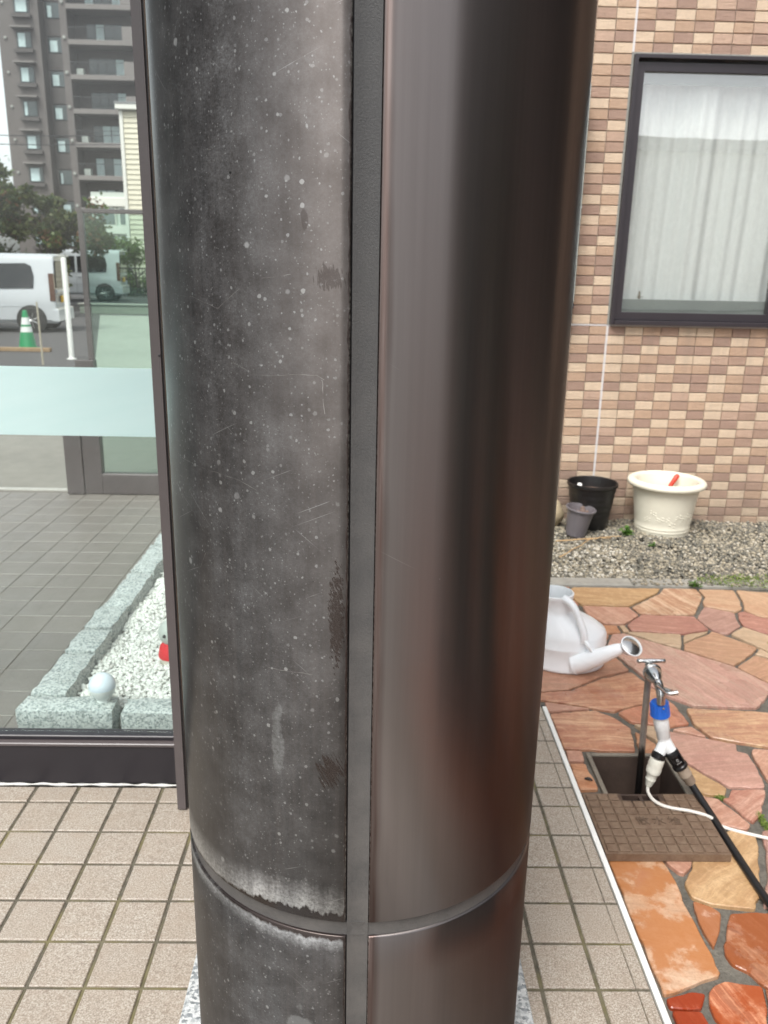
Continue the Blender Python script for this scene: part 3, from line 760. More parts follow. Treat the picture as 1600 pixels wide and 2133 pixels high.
def spill(q):
    x = q.uniform(1.25, 2.4); return x, 3.66 + q.random() ** 2 * .11, G + .009 + q.random() * .003
pebbles('gravel', 420, spill, .003, .008, M['pebbles'], 13)

# ================================================================ the clad column
TOPZ = 2.86
column = thing('column', 'tall round bronze metal-clad column, chalky and spotted left of its grey joint, satin dark on the right', 'column', (CX, CY, 0))
def shell(name, a0, a1, z0, z1, mat, r=RC, dep=.007, n=72, label=None):
    """curved cladding sheet with folded, slightly rounded edges; angle 0 faces the viewer"""
    e = .0014
    A = [(a0, r - dep), (a0, r - e), (a0 + e / r, r)] + [(a0 + (a1 - a0) * i / n, r) for i in range(1, n)] + [(a1 - e / r, r), (a1, r - e), (a1, r - dep)]
    Z = [(z0, dep), (z0, e), (z0 + e, 0)] + [(z0 + (z1 - z0) * i / 6, 0) for i in range(1, 6)] + [(z1 - e, 0), (z1, e), (z1, dep)]
    mb = MB(); uvs = []
    for z, dz in Z:
        for a, rr in A:
            q = min(rr, r - dz); mb.v.append((q * math.sin(a), -q * math.cos(a), z)); uvs.append((r * (a - PHI0), z))
    w_ = len(A)
    for j in range(len(Z) - 1):
        for i in range(w_ - 1): mb.face(j * w_ + i, j * w_ + i + 1, (j + 1) * w_ + i + 1, (j + 1) * w_ + i)
    me = mb.mesh(name, mat, 50)
    ul = me.uv_layers.new(name='UVMap')
    for l in me.loops: ul.data[l.index].uv = uvs[l.vertex_index]
    o = link(name, me, column)
    if label: o['label'] = label
    return o
wa = WJ / RC
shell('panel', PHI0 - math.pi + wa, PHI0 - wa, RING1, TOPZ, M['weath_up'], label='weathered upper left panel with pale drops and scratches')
shell('panel', PHI0 + wa, PHI0 + math.pi - wa, RING1, TOPZ, M['bronze'], label='smooth satin upper right panel')
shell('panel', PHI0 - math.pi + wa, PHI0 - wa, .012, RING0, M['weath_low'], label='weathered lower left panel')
shell('panel', PHI0 + wa, PHI0 + math.pi - wa, .012, RING0, M['bronze'], label='smooth lower right panel')
for s in (0, math.pi):
    a0, a1 = PHI0 + s - wa * .90, PHI0 + s + wa * .97
    mb = MB(); zs = [.012 + (TOPZ - .012) * i / 60 for i in range(61)]; m = 9
    for z in zs:
        for i in range(m):
            a = a0 + (a1 - a0) * i / (m - 1); q = RC - .0030 - .0022 * math.sin(math.pi * i / (m - 1)); mb.v.append((q * math.sin(a), -q * math.cos(a), z))
    for j in range(60):
        for i in range(m - 1): mb.face(j * m + i, j * m + i + 1, (j + 1) * m + i + 1, (j + 1) * m + i)
    mb.obj('vertical_joint', M['seal'], column, 60)
mb = MB(); mb.lathe([(RC - .008, RING0 + .0006), (RC - .0036, RING0 + .0007), (RC - .0040, RING0 + .004), (RC - .0046, (RING0 + RING1) / 2), (RC - .0040, RING1 - .004), (RC - .0036, RING1 - .0012), (RC - .008, RING1 - .0011)], 128, cap0=False, cap1=False)
mb.obj('ring_joint', M['seal'], column, 50)
mb = MB(); mb.lathe([(RC - .0095, .0), (RC - .0095, TOPZ)], 64); mb.obj('core', M['dark_metal'], column, 40)
pl = MB(); pl.bbox(-.333, .329, -.333, .333, -.02, .0045, .002); pl.obj('plinth', M['white_granite'], column)

canopy = thing('porch_canopy', 'dark flat canopy resting on the round column, above the frame', 'canopy', (0, 0, 2.86))
mb = MB(); mb.bbox(-1.05, .50, .62, 1.92, .02, .20, .01); mb.obj('roof_slab', simple('pale_soffit', (.55, .54, .52), .6), canopy)
mb = MB(); mb.bbox(-1.07, .52, .585, .617, -.0, .24, .004); mb.obj('fascia', M['dark_metal2'], canopy)
mb = MB(); mb.lathe([(.34, 0), (.34, .019)], 48, (CX, CY, 0)); mb.obj('column_cap', M['dark_metal2'], canopy, 40)

# ================================================================ the glass screen on the left
screen = thing('glass_screen', 'big glass entrance pane with a frosted band and black bottom rail beside the column', 'glass screen', (-.5, 1.98, 0))
def sub(parent, name, mat, x0, x1, y0, y1, z0, z1, c=.002, wx=0, wy=0, **kw):
    mb = MB(); mb.bbox(x0 - wx, x1 - wx, y0 - wy, y1 - wy, z0, z1, c); return mb.obj(name, mat, parent, **kw)
S = dict(wx=-.5, wy=1.98)
rail = sub(screen, 'bottom_rail', M['dark_metal'], -3.2, -.479, 1.9615, 2.030, .004, .118, .003, **S)
sub(rail, 'rail_cap', M['dark_metal2'], -3.2, -.4795, 1.9565, 1.981, .1182, .1285, .002)
for o in rail.children: o.location = (.5, -1.98, 0)
sub(rail, 'glazing_bead', M['dark_metal'], -3.2, -.4795, 1.974, 2.012, .1287, .1415, .002).location = (.5, -1.98, 0)
sub(screen, 'side_post', M['dark_metal2'], -.4785, -.4572, 1.852, 2.035, .003, 2.86, .0025, **S)
sub(screen, 'post_cover', M['dark_metal'], -.4569, -.4535, 1.858, 2.03, .003, 2.86, .002, **S)
sub(screen, 'glass_pane', M['glass'], -3.2, -.479, 1.990, 1.998, .1417, 2.858, .0005, **S)
n = N('frosted_film'); c = n.pos(); f = n.ma('ADD', n.ma('MULTIPLY', n.noise(n.vmul(n.rot(c, .25, 'Y'), (2.2, 1, 26)), 1, 5, .6), .6), n.ma('MULTIPLY', n.noise(c, 4, 3), .4))
n.set(Base_Color=n.mix(n.mr(f, .35, .65), (.64, .80, .79), (.70, .84, .83)), Roughness=.55); n.b.inputs['Coat Weight'].default_value = .3
tr = n.new('ShaderNodeBsdfTranslucent'); n.put(tr.inputs[0], (.75, .9, .9)); mx = n.new('ShaderNodeMixShader'); mx.inputs[0].default_value = .45
n.put(mx.inputs[1], n.b.outputs[0]); n.put(mx.inputs[2], tr.outputs[0]); n.t.links.new(mx.outputs[0], n.out.inputs[0])
sub(screen, 'frosted_band', n.m, -3.2, -.4795, 1.9868, 1.9885, .951, 1.1145, .0003, **S)
# screws on the post, sealant along the foot of the rail
for z in (1.16,):
    mb = MB(); mb.lathe([(.0030, 0), (.0030, .0010), (.0018, .0016)], 14, (-.4600, 1.852, z), Matrix.Rotation(R(90), 3, 'X')); o = mb.obj('screw', M['dark_metal'], screen, 40); o.location = (.5, -1.98, 0)
q = random.Random(3); pts = [(-1.6 + 1.10 * i / 60, 1.9595 + q.uniform(-.0015, .0015), .0015 + q.uniform(-.0008, .001)) for i in range(61)]
mb = MB(); mb.tube(pts, lambda t: .0036 + .0018 * math.sin(t * 90) * math.sin(t * 37), 6, 2); mb.obj('sealant_bead', M['sealant'], screen, 60).location = (.5, -1.98, 0)

# side screen closing the hall, mostly behind the column
side = thing('side_screen', 'glass side screen running back behind the column to the house wall', 'glass screen', (-.44, 2.0, 0))
sub(side, 'bottom_rail', M['dark_metal'], -.475, -.415, 2.04, 4.775, .004, .12, .003, wx=-.44, wy=2.0)
sub(side, 'glass_pane', M['glass'], -.449, -.441, 2.04, 4.775, .1205, 2.858, .0005, wx=-.44, wy=2.0)

# low inner glass screen at the far end of the hall
inner = thing('inner_glass_screen', 'low greenish glass screen with thick dark post at the far end of the hall floor', 'glass screen', (-1.6, 4.90, 0))
I = dict(wx=-1.6, wy=4.90)
sub(inner, 'post', M['dark_metal2'], -1.800, -1.700, 4.86, 4.945, .003, .56, .004, **I)
sub(inner, 'post', M['dark_metal2'], -1.697, -1.592, 4.87, 4.935, .003, .80, .004, **I)
sub(inner, 'corner_bar', M['dark_metal2'], -1.622, -1.592, 4.888, 4.918, .801, 1.622, .002, **I)
sub(inner, 'bottom_rail', M['dark_metal2'], -1.590, -.48, 4.87, 4.935, .003, .128, .004, **I)
sub(inner, 'top_rail', M['dark_metal2'], -1.590, -.48, 4.89, 4.914, 1.60, 1.622, .003, **I)
sub(inner, 'glass_pane', M['green_glass'], -1.590, -.48, 4.898, 4.906, .1285, 1.598, .0005, **I)

# ================================================================ granite-edged bed of white gravel in the hall
kerb = thing('granite_kerb', 'rough grey granite kerb stones round the white gravel bed behind the glass', 'kerb', (-1.0, 2.14, 0))
def rough_stone(x0, x1, y0, y1, z1, seed):
    q = random.Random(seed); nx, ny = max(3, int((x1 - x0) / .03)), max(3, int((y1 - y0) / .03)); nz = 4
    bm_v = {}; mb = MB()
    def vid(i, j, k):
        key = (i, j, k)
        if key not in bm_v:
            x, y, z = x0 + (x1 - x0) * i / nx, y0 + (y1 - y0) * j / ny, z1 * k / nz
            on = (i in (0, nx)) + (j in (0, ny)) + (k == nz)
            a = .0045; s = .006 if on > 1 else 0
            x += q.uniform(-a, a) + (s if i == 0 else -s if i == nx else 0); y += q.uniform(-a, a) + (s if j == 0 else -s if j == ny else 0)
            z += (q.uniform(-a * .8, a * .5) - (s if k == nz else 0)) if k else 0
            mb.v.append((x + 1.0, y - 2.14, z)); bm_v[key] = len(mb.v) - 1
        return bm_v[key]
    for i in range(nx):
        for j in range(ny): mb.face(vid(i, j, nz), vid(i + 1, j, nz), vid(i + 1, j + 1, nz), vid(i, j + 1, nz))
        for k in range(nz):
            mb.face(vid(i, 0, k), vid(i + 1, 0, k), vid(i + 1, 0, k + 1), vid(i, 0, k + 1))
            mb.face(vid(i + 1, ny, k), vid(i, ny, k), vid(i, ny, k + 1), vid(i + 1, ny, k + 1))
    for j in range(ny):
        for k in range(nz):
            mb.face(vid(0, j + 1, k), vid(0, j, k), vid(0, j, k + 1), vid(0, j + 1, k + 1))
            mb.face(vid(nx, j, k), vid(nx, j + 1, k), vid(nx, j + 1, k + 1), vid(nx, j, k + 1))
    mb.obj('kerb_stone', M['grey_granite'], kerb, 35)
rough_stone(-1.005, -.722, 2.140, 2.238, .121, 1)
rough_stone(-.708, -.465, 2.137, 2.235, .119, 2)
for i, (a, b) in enumerate(((2.241, 2.52), (2.524, 2.70), (2.704, 2.905), (2.909, 3.27), (3.275, 3.62), (3.626, 4.02), (4.026, 4.40))):
    rough_stone(-1.003 + i * .004, -.888 + i * .001, a, b, .120 + (i % 3) * .004, 10 + i)
def wg(q):
    x, y = q.uniform(-.885, -.465), q.uniform(2.24, 4.4) if q.random() < .3 else q.uniform(2.24, 3.3)
    return x, y, .062 + q.random() * .012 + .006 * math.sin(x * 20 + y * 13)
wb = MB(); wb.box(-.887, -.465, 2.236, 4.4, .004, .058); struct(wb.obj('gravel_bed_floor', simple('pale_sand', (.55, .55, .52), .9)))
pebbles('white_gravel', 11000, wg, .0045, .0085, M['white_pebbles'], 21)

globe = thing('garden_globe', 'small pale blue-white ball lamp sitting on the granite kerb corner', 'garden light', (-.768, 2.205, .118))
gm = N('opal_plastic'); gm.set(Base_Color=(.66, .74, .82), Roughness=.22); gm.b.inputs['Subsurface Weight'].default_value = .2; gm.b.inputs['Subsurface Radius'].default_value = (.02, .02, .02)
mb = MB(); mb.lathe([(.002, .0865)] + [(.0385 * math.sin(R(a)), .048 + .0385 * math.cos(R(a))) for a in range(8, 100, 8)] + [(.0385, .044)][::1], 28)
mb.v = mb.v; mb.f = [tuple(reversed(f)) for f in mb.f]; mb.obj('upper_globe', gm.m, globe, 40)
gw = simple('white_plastic', (.72, .75, .74), .3, var=.05)
mb = MB(); mb.lathe([(.0195, .0), (.0205, .004), (.019, .009), (.027, .016), (.0345, .027), (.0380, .0405), (.0384, .0435)], 28); mb.obj('lower_globe', gw, globe, 40)

fig = thing('garden_figure', 'small grey stone figure with bald head and red bib on the white gravel', 'figurine', (-.645, 2.56, .06))
sm = simple('pale_green_stone', (.50, .54, .51), .55, var=.12, scale=60, bump=.2)
hd = [(.0, .158)] + [(.045 * math.sin(R(a)), .115 + .045 * math.cos(R(a))) for a in range(15, 150, 15)]
mb = MB(); mb.lathe(list(reversed(hd))[:-1] + [(.004, .160)], 28); mb.obj('head', sm, fig, 50)
mb = MB(); mb.lathe([(.040, .0), (.046, .01), (.044, .045), (.036, .075), (.024, .082)], 28); body = mb.obj('body', simple('cream_stone', (.66, .61, .53), .55, var=.12, scale=50), fig, 50)
mb = MB(); mb.lathe([(.0475, .030), (.049, .034), (.043, .066), (.030, .084), (.026, .083)], 28, cap0=False, cap1=False); mb.obj('red_bib', simple('red_cloth', (.62, .02, .03), .75, var=.1, scale=200), fig, 50)
em_ = simple('dark_eye', (.05, .05, .05), .4)
for s in (-1, 1):
    mb = MB(); mb.lathe([(.002, -.006), (.0055, -.003), (.0055, .003), (.002, .006)], 10, (s * .016, -.0425, .118), Matrix.Rotation(R(90), 3, 'X')); mb.obj('eye', em_, fig, 50)
mb = MB(); mb.lathe([(.055, 0), (.066, .004), (.060, .012), (.045, .016)], 26, (-.004, -.012, -.006)); mb.obj('foot_slab', simple('sandy_stone', (.62, .55, .44), .7, var=.2, scale=40, bump=.3), fig, 50)
pot = thing('terracotta_pot', 'reddish terracotta pot half hidden by the screen post on the white gravel', 'flower pot', (-.690, 2.95, .06))
tc = simple('terracotta', (.40, .13, .06), .7, var=.2, scale=40)
mb = MB(); mb.lathe([(.034, 0), (.044, .065), (.050, .066), (.050, .085), (.043, .085), (.041, .062), (.01, .058)], 26); mb.obj('bowl', tc, pot, 40)
mb = MB(); mb.lathe([(.040, .0585), (.002, .064)], 20, cap1=True); mb.obj('potting_soil', M['soil'], pot, 40)

# ================================================================ the tiled house wall
YW = 4.78
house = thing('tiled_house', 'house wall clad in small brown, tan and cream tiles with one dark-framed window', 'house', (1.33, YW, G))
WX0, WX1, WZ0, WZ1 = 1.337, 3.10, 1.0615, 2.423
hb = MB()
for x0, x1, z0, z1 in ((-.455, 6.4, -.55, WZ0), (-.455, 6.4, WZ1, 5.2), (-.455, WX0, WZ0, WZ1), (WX1, 6.4, WZ0, WZ1)): hb.box(x0 - 1.33, x1 - 1.33, .006, .20, z0 - G, z1 - G)
hb.obj('wall', M['wall_grout'], house)
TW, TH = .1013, .0525
tm = []
for i, m in enumerate(WT):
    mb = MB()
    P = [(.0022, .0022), (TW - .0022, .0022), (TW - .0022, TH - .0030), (.0022, TH - .0030)]
    Q = inset(P, .0022)
    mb.loft([[(x, .007, z) for x, z in P], [(x, -.0010, z) for x, z in P], [(x, -.0032, z) for x, z in Q]], True, True)
    tm.append(mb.mesh('wall_tile', m))
cells = []
ZL = 1.0545                      # the horizontal joint level with the window's foot
grid = {}
for c in range(-17, 50):
    for r in range(-24, 70):
        x = 1.331 + TW * c; z = ZL + TH * r if r < 0 else ZL + .006 + TH * r
        if x > WX0 - TW * .55 and x < WX1 - .03 and z + TH > WZ0 + .012 and z < WZ1 - .012: continue
        ph = (c - r + random.Random(c // 5 * 977 + r // 6 * 131).randrange(3)) % 3 if rnd.random() < .93 else rnd.randrange(3)
        i = 4 if ph == 0 else rnd.choice((2, 2, 3)) if ph == 1 else rnd.choice((0, 0, 1))
        grid[(c, r)] = i
        v = cam.matrix_world.inverted() @ Vector((x + .05, YW, z + .025))
        px, py = 800 + 1740 * v.x / -v.z, 1066.5 - 1740 * v.y / -v.z
        seen = 1140 < px < 1625 and -15 < py < 1090
        cells.append((0 if seen else 1, -py, c, r, x, z, i))
cells.sort()
rest = MB(); seen_n = 0
for q in cells:
    _, _, c, r, x, z, i = q
    if seen_n < 300 and q[0] == 0:
        link('wall_tile', tm[i], house, (x - 1.33, rnd.uniform(-.0008, .0004), z - G)); seen_n += 1
    elif z > G - .02:
        b = len(rest.v); me = tm[i]; rest.v += [(v.co.x + x - 1.33, v.co.y + rnd.uniform(-.0003, .0003), v.co.z + z - G) for v in me.vertices]
        rest.cur = i
        for f in me.polygons: rest.face(*[b + k_ for k_ in f.vertices])
rest.obj('wall_tile', WT, house, kind='stuff')
jb = MB(); jb.box(-.005, .006, -.0046, .006, .0, ZL - G - .001); jb.obj('vertical_sealant_joint', M['joint_white'], house)
jb = MB(); jb.box(-.005, .006, -.0046, .006, WZ1 - G + .012, 5.2 - G); jb.obj('vertical_sealant_joint', M['joint_white'], house)
jb = MB(); jb.box(-1.7, 1.8, -.0040, .006, ZL - G - .0005, ZL - G + .0070); jb.obj('horizontal_sealant_joint', M['joint_white'], house)
win = link('window', None, house)
W0 = dict(wx=1.33, wy=YW); fz = lambda z: z - G
def wp(name, mat, x0, x1, y0, y1, z0, z1, c=.002): return sub(win, name, mat, x0, x1, y0, y1, fz(z0), fz(z1), c, **W0)
wp('frame', M['win_metal'], WX0 + .001, WX0 + .020, YW - .030, YW + .09, WZ0 + .001, WZ1 - .001)
wp('frame', M['win_metal'], WX1 - .020, WX1 - .001, YW - .030, YW + .09, WZ0 + .001, WZ1 - .001)
wp('frame', M['win_metal'], WX0 + .0205, WX1 - .0205, YW - .030, YW + .09, WZ1 - .020, WZ1 - .001)
wp('sill', M['win_metal'], WX0 + .0205, WX1 - .0205, YW - .042, YW + .09, WZ0 + .001, WZ0 + .026)
for x0, x1 in ((WX0 + .0215, WX0 + .062), (2.217, 2.262), (WX1 - .062, WX1 - .0215)):
    wp('sash', M['win_metal'], x0, x1, YW - .006, YW + .03, WZ0 + .027, WZ1 - .032)
wp('sash', M['win_metal'], WX0 + .0625, 2.2165, YW - .006, YW + .03, WZ1 - .078, WZ1 - .032)
wp('sash', M['win_metal'], WX0 + .0625, 2.2165, YW - .006, YW + .03, WZ0 + .027, WZ0 + .070)
wp('sash', M['win_metal'], 2.2625, WX1 - .0625, YW - .006, YW + .03, WZ1 - .078, WZ1 - .032)
wp('sash', M['win_metal'], 2.2625, WX1 - .0625, YW - .006, YW + .03, WZ0 + .027, WZ0 + .070)
wp('glass_pane', M['win_glass'], WX0 + .0622, 2.2168, YW + .012, YW + .018, WZ0 + .0702, WZ1 - .0782, .0004)
wp('glass_pane', M['win_glass'], 2.2622, WX1 - .0622, YW + .012, YW + .018, WZ0 + .0702, WZ1 - .0782, .0004)
gg = simple('grey_inner_sash', (.26, .28, .26), .5, var=.05)
wp('inner_sash', gg, WX0 + .04, WX1 - .04, YW + .05, YW + .075, WZ0 + .06, WZ0 + .138)
wp('inner_sash', gg, WX0 + .04, WX1 - .04, YW + .05, YW + .075, WZ1 - .125, WZ1 - .07)
for x0, x1, z0, z1 in ((WX0 - .012, WX0, WZ0 - .004, WZ1 + .011), (WX1, WX1 + .012, WZ0 - .004, WZ1 + .011), (WX0 + .0005, WX1 - .0005, WZ1, WZ1 + .011)):
    wp('window_sealant', M['win_seal'], x0, x1, YW - .004, YW + .02, z0, z1, .001)
room = MB(); rm = simple('room_plaster', (.45, .44, .41), .8)
for a in ((WX0 - .4, WX1 + .4, YW + 1.9, YW + 1.95, .3, 2.9), (WX0 - .45, WX0 - .4, YW + .201, YW + 1.9, .3, 2.9), (WX1 + .4, WX1 + .45, YW + .201, YW + 1.9, .3, 2.9), (WX0 - .45, WX1 + .45, YW + .201, YW + 1.95, .25, .3), (WX0 - .45, WX1 + .45, YW + .201, YW + 1.95, 2.9, 2.95)):
    room.box(a[0] - 1.33, a[1] - 1.33, a[2] - YW, a[3] - YW, a[4] - G, a[5] - G)
room.obj('room', rm, house)
n = N('lace_curtain'); n.t.nodes.remove(n.b)
df = n.new('ShaderNodeBsdfDiffuse'); n.put(df.inputs[0], (.95, .96, .95)); tl = n.new('ShaderNodeBsdfTranslucent'); n.put(tl.inputs[0], (.95, .96, .95)); tp = n.new('ShaderNodeBsdfTransparent')
m1 = n.new('ShaderNodeMixShader'); m1.inputs[0].default_value = .08; n.put(m1.inputs[1], df.outputs[0]); n.put(m1.inputs[2], tl.outputs[0])
m2 = n.new('ShaderNodeMixShader'); n.put(m2.inputs[0], n.mr(n.noise(n.vmul(n.pos(), (1, 1, .6)), 60, 2), .35, .65, .02, .08)); n.put(m2.inputs[1], m1.outputs[0]); n.put(m2.inputs[2], tp.outputs[0]); n.t.links.new(m2.outputs[0], n.out.inputs[0])
mb = MB(); nx, nz = 260, 14
def fold(x, z):
    t = (x - WX0) * 1.0
    return .034 * math.sin(t * 25 + 1.3 * math.sin(t * 9) + .5 * z) * (.55 + .45 * math.sin(t * 13 + 2)) + .008 * math.sin(t * 83 + z) 
for j in range(nz + 1):
    z = WZ0 + .02 + (WZ1 - WZ0 - .03) * j / nz
    for i in range(nx + 1):
        x = WX0 + .01 + (WX1 - WX0 - .02) * i / nx; mb.v.append((x - 2.2, fold(x + .02 * math.sin(z * 2), z), z - WZ0))
for j in range(nz):
    for i in range(nx): a = j * (nx + 1) + i; mb.face(a, a + 1, a + nx + 2, a + nx + 1)
curtain = thing('curtain', 'white lace curtain hanging in folds behind the dark-framed window', 'curtain', (2.2, YW + .130, WZ0), data=mb.mesh('curtain', n.m, 80))
knob = thing('curtain_tieback', 'small brown and white tieback tag near the foot of the curtain', 'tieback', (1.525, YW + .105, 1.20))
mb = MB(); mb.lathe([(.004, 0), (.0085, .004), (.0075, .022), (.004, .03), (.006, .036), (.002, .043)], 14); mb.obj('tassel', simple('brown_cord', (.22, .17, .11), .7), knob, 50)
mb = MB(); mb.lathe([(.002, -.008), (.008, -.004), (.008, .004), (.002, .008)], 12, (.014, -.004, .015)); mb.obj('clip', M['white_metal'], knob, 50)

cab = thing('meter_cabinet', 'pale grey wall cabinet at the column edge, left of the dark-framed window', 'cabinet', (.918, YW - .01, 1.15))
pg = simple('pale_grey_paint', (.36, .39, .36), .4, var=.05)
mb = MB(); mb.bbox(-.20, .178, -.13, .0, .03, 1.11, .006); mb.obj('body', pg, cab)
mb = MB(); mb.bbox(-.205, .181, -.135, .0, .0, .0295, .004); mb.obj('base', M['dark_metal'], cab)
mb = MB(); mb.lathe([(.018, 0), (.016, .012), (.002, .02)], 16, (.1782, -.06, .525), Matrix.Rotation(R(90), 3, 'Y')); mb.obj('knob', M['white_metal'], cab, 40)

# ================================================================ things in the garden
GX = lambda x: x
def cyl_y(r): return r
# ---- pots
pot_black = thing('flower_pot', 'tall ribbed black plastic pot with a blue scrap inside, against the tiled wall', 'flower pot', (1.283, 4.612, G - .004), group='pots on the gravel')
bp_ = simple('black_plastic', (.012, .011, .011), .38, var=.15, scale=20)
prof = [(.092, .0), (.098, .006)]
for i in range(1, 23):
    z = .006 + .238 * i / 23; prof.append((.098 + .038 * i / 23 + .0016 * math.sin(z * 175), z))
prof += [(.138, .246), (.143, .250), (.143, .266), (.139, .268), (.134, .264), (.131, .246), (.125, .20), (.02, .196)]
mb = MB(); mb.lathe(prof, 44); mb.obj('bowl', bp_, pot_black, 40)
mb = MB(); mb.lathe([(.126, .2005), (.11, .209), (.05, .214), (.002, .211)], 30); mb.obj('potting_soil', simple('dry_soil', (.20, .13, .095), .9, var=.4, scale=70, bump=.7), pot_black, 40)
mb = MB(); mb.bbox(-.050, .012, -.030, .016, .2145, .232, .004); o = mb.obj('blue_scrap', simple('blue_plastic', (.02, .16, .62), .35), pot_black); o.rotation_euler = (.1, -.12, .3)
mb = MB(); mb.lathe([(.004, -.006), (.013, -.002), (.013, .008), (.004, .014)], 16, (-.092, -.070, .262), Matrix.Rotation(R(30), 3, 'X')); mb.obj('white_knob', M['white_metal'], pot_black, 50)

pot_grey = thing('flower_pot', 'small tilted grey plastic pot holding a dead stump, in front of the black pot', 'flower pot', (1.166, 4.452, G - .006), group='pots on the gravel')
pot_grey.rotation_euler = (R(3), R(7), 0)
gp_ = simple('grey_plastic', (.155, .14, .15), .4, var=.1, scale=15)
mb = MB(); mb.lathe([(.050, 0), (.055, .003), (.074, .150), (.083, .152), (.085, .157), (.083, .163), (.076, .163), (.072, .148), (.068, .12), (.01, .118)], 36); mb.obj('bowl', gp_, pot_grey, 40)
mb = MB(); mb.lathe([(.0685, .1225), (.05, .129), (.002, .132)], 24); mb.obj('potting_soil', simple('pale_dry_soil', (.30, .21, .17), .9, var=.4, scale=70, bump=.7), pot_grey, 40)
mb = MB(); mb.tube([(.01, 0, .128), (.012, .0, .15), (.004, .004, .168)], lambda t: .019 - .008 * t, 10); mb.tube([(.02, 0, .128), (.034, -.01, .146), (.040, -.012, .153)], lambda t: .011 - .005 * t, 8)
mb.obj('dead_stump', simple('grey_bark', (.20, .14, .115), .85, var=.35, scale=60, bump=.6), pot_grey, 60)

pot_cream = thing('flower_pot', 'large cream plastic pot with thick rolled rim and a red handle inside', 'flower pot', (1.683, 4.545, G - .004), group='pots on the gravel')
pc = simple('cream_plastic', (.74, .70, .58), .35, var=.05, scale=12, bump=.12, bscale=26)
prof = [(.140, 0), (.149, .004), (.150, .020), (.1525, .024), (.1525, .032), (.1510, .036), (.1535, .040), (.1535, .047), (.152, .051)]
prof += [(.152 + .030 * i / 8, .051 + .215 * i / 8) for i in range(1, 9)]
prof += [(.185, .268), (.200, .270), (.212, .277), (.216, .289), (.212, .301), (.200, .308), (.186, .310), (.174, .306), (.168, .294), (.160, .20), (.02, .192)]
mb = MB(); mb.lathe(prof, 56); mb.obj('bowl', pc, pot_cream, 50)
mb = MB()
for i in range(9):
    a = -2.45 + .22 * i
    for s in range(6):
        b = a + .1 * math.sin(s * 2.1 + i); z = .11 + .018 * math.sin(i * 1.3) + .012 * s * (1 if i % 2 else -1) * .4
        r = .152 + .030 * (z - .051) / .215
        mb.lathe([(.002, -.004), (.0065, -.0015), (.0045, .0012), (.001, .0022)], 7, (r * math.cos(b), r * math.sin(b), z), Matrix.Rotation(b, 3, 'Z') @ Matrix.Rotation(R(90), 3, 'Y'))
mb.obj('relief_flowers', pc, pot_cream, 60)
mb = MB(); mb.lathe([(.1605, .2135), (.13, .222), (.07, .214), (.002, .226)], 36); mb.obj('potting_soil', simple('pale_pot_soil', (.30, .25, .18), .9, var=.5, scale=40, bump=.7), pot_cream, 40)
trowel = thing('hand_trowel', 'red tool handle sticking up inside the cream pot', 'garden tool', (1.730, 4.615, .150))
mb = MB(); mb.rod((-.03, .0, -.035), (.052, .030, .085), .012, n=16, prof=[(0, .006), (.03, .009), (.2, .0115), (.6, .0125), (.9, .014), (.97, .012), (1, .006)]); mb.obj('handle', simple('red_plastic', (.52, .035, .012), .35), trowel, 50)
mb = MB(); mb.rod((-.055, -.009, -.072), (-.0305, 0, -.0355), .004, n=10); mb.obj('shank', simple('tool_steel', (.35, .35, .34), .35, 1.0), trowel, 40)

boulder = thing('garden_stone', 'rounded sandy beige stone between the column edge and the small grey pot', 'stone', (1.04, 4.60, G - .01))
q = random.Random(5); mb = MB(); mb.lathe([(.03, 0)] + [(.088 * math.sin(R(a)) * (1 + .03 * math.sin(a)), .085 - .088 * math.cos(R(a))) for a in range(20, 180, 14)], 28, sx=1.0, sy=.8)
mb.v = [(x * (1 + .05 * math.sin(z * 40 + y * 22)), y, z * (1 + .04 * math.sin(x * 30))) for x, y, z in mb.v]; boulder.empty_display_size = .1
mb.obj('boulder', simple('sandy_rock', (.42, .34, .22), .8, var=.22, scale=25, bump=.6), boulder, 70)

q = random.Random(9)
st_m = simple('dry_straw', (.52, .34, .17), .7, var=.2, scale=50)
for i, (a, b, txt) in enumerate((((1.02, 4.285), (1.41, 4.385), 'long dry straw stalk lying flat beside the small grey pot'), ((.985, 4.015), (1.23, 4.34), 'dry straw stalk slanting across the gravel towards the pots'), ((1.19, 4.32), (1.34, 4.36), 'short dry straw stalk overlapping the long one by the pots'))):
    mb = MB(); L = math.hypot(b[0] - a[0], b[1] - a[1]); m = []
    for s in range(6): m.append(((b[0] - a[0]) * s / 5 + q.uniform(-.006, .006), (b[1] - a[1]) * s / 5 + q.uniform(-.006, .006), q.uniform(.0, .005)))
    mb.tube(m, lambda t: .0042 - .0022 * t, 6, 4)
    s_ = thing('dry_stalk', txt, 'stalk', (a[0], a[1], G + .010), group='dry stalks on the gravel', data=mb.mesh('dry_stalk', st_m, 60))

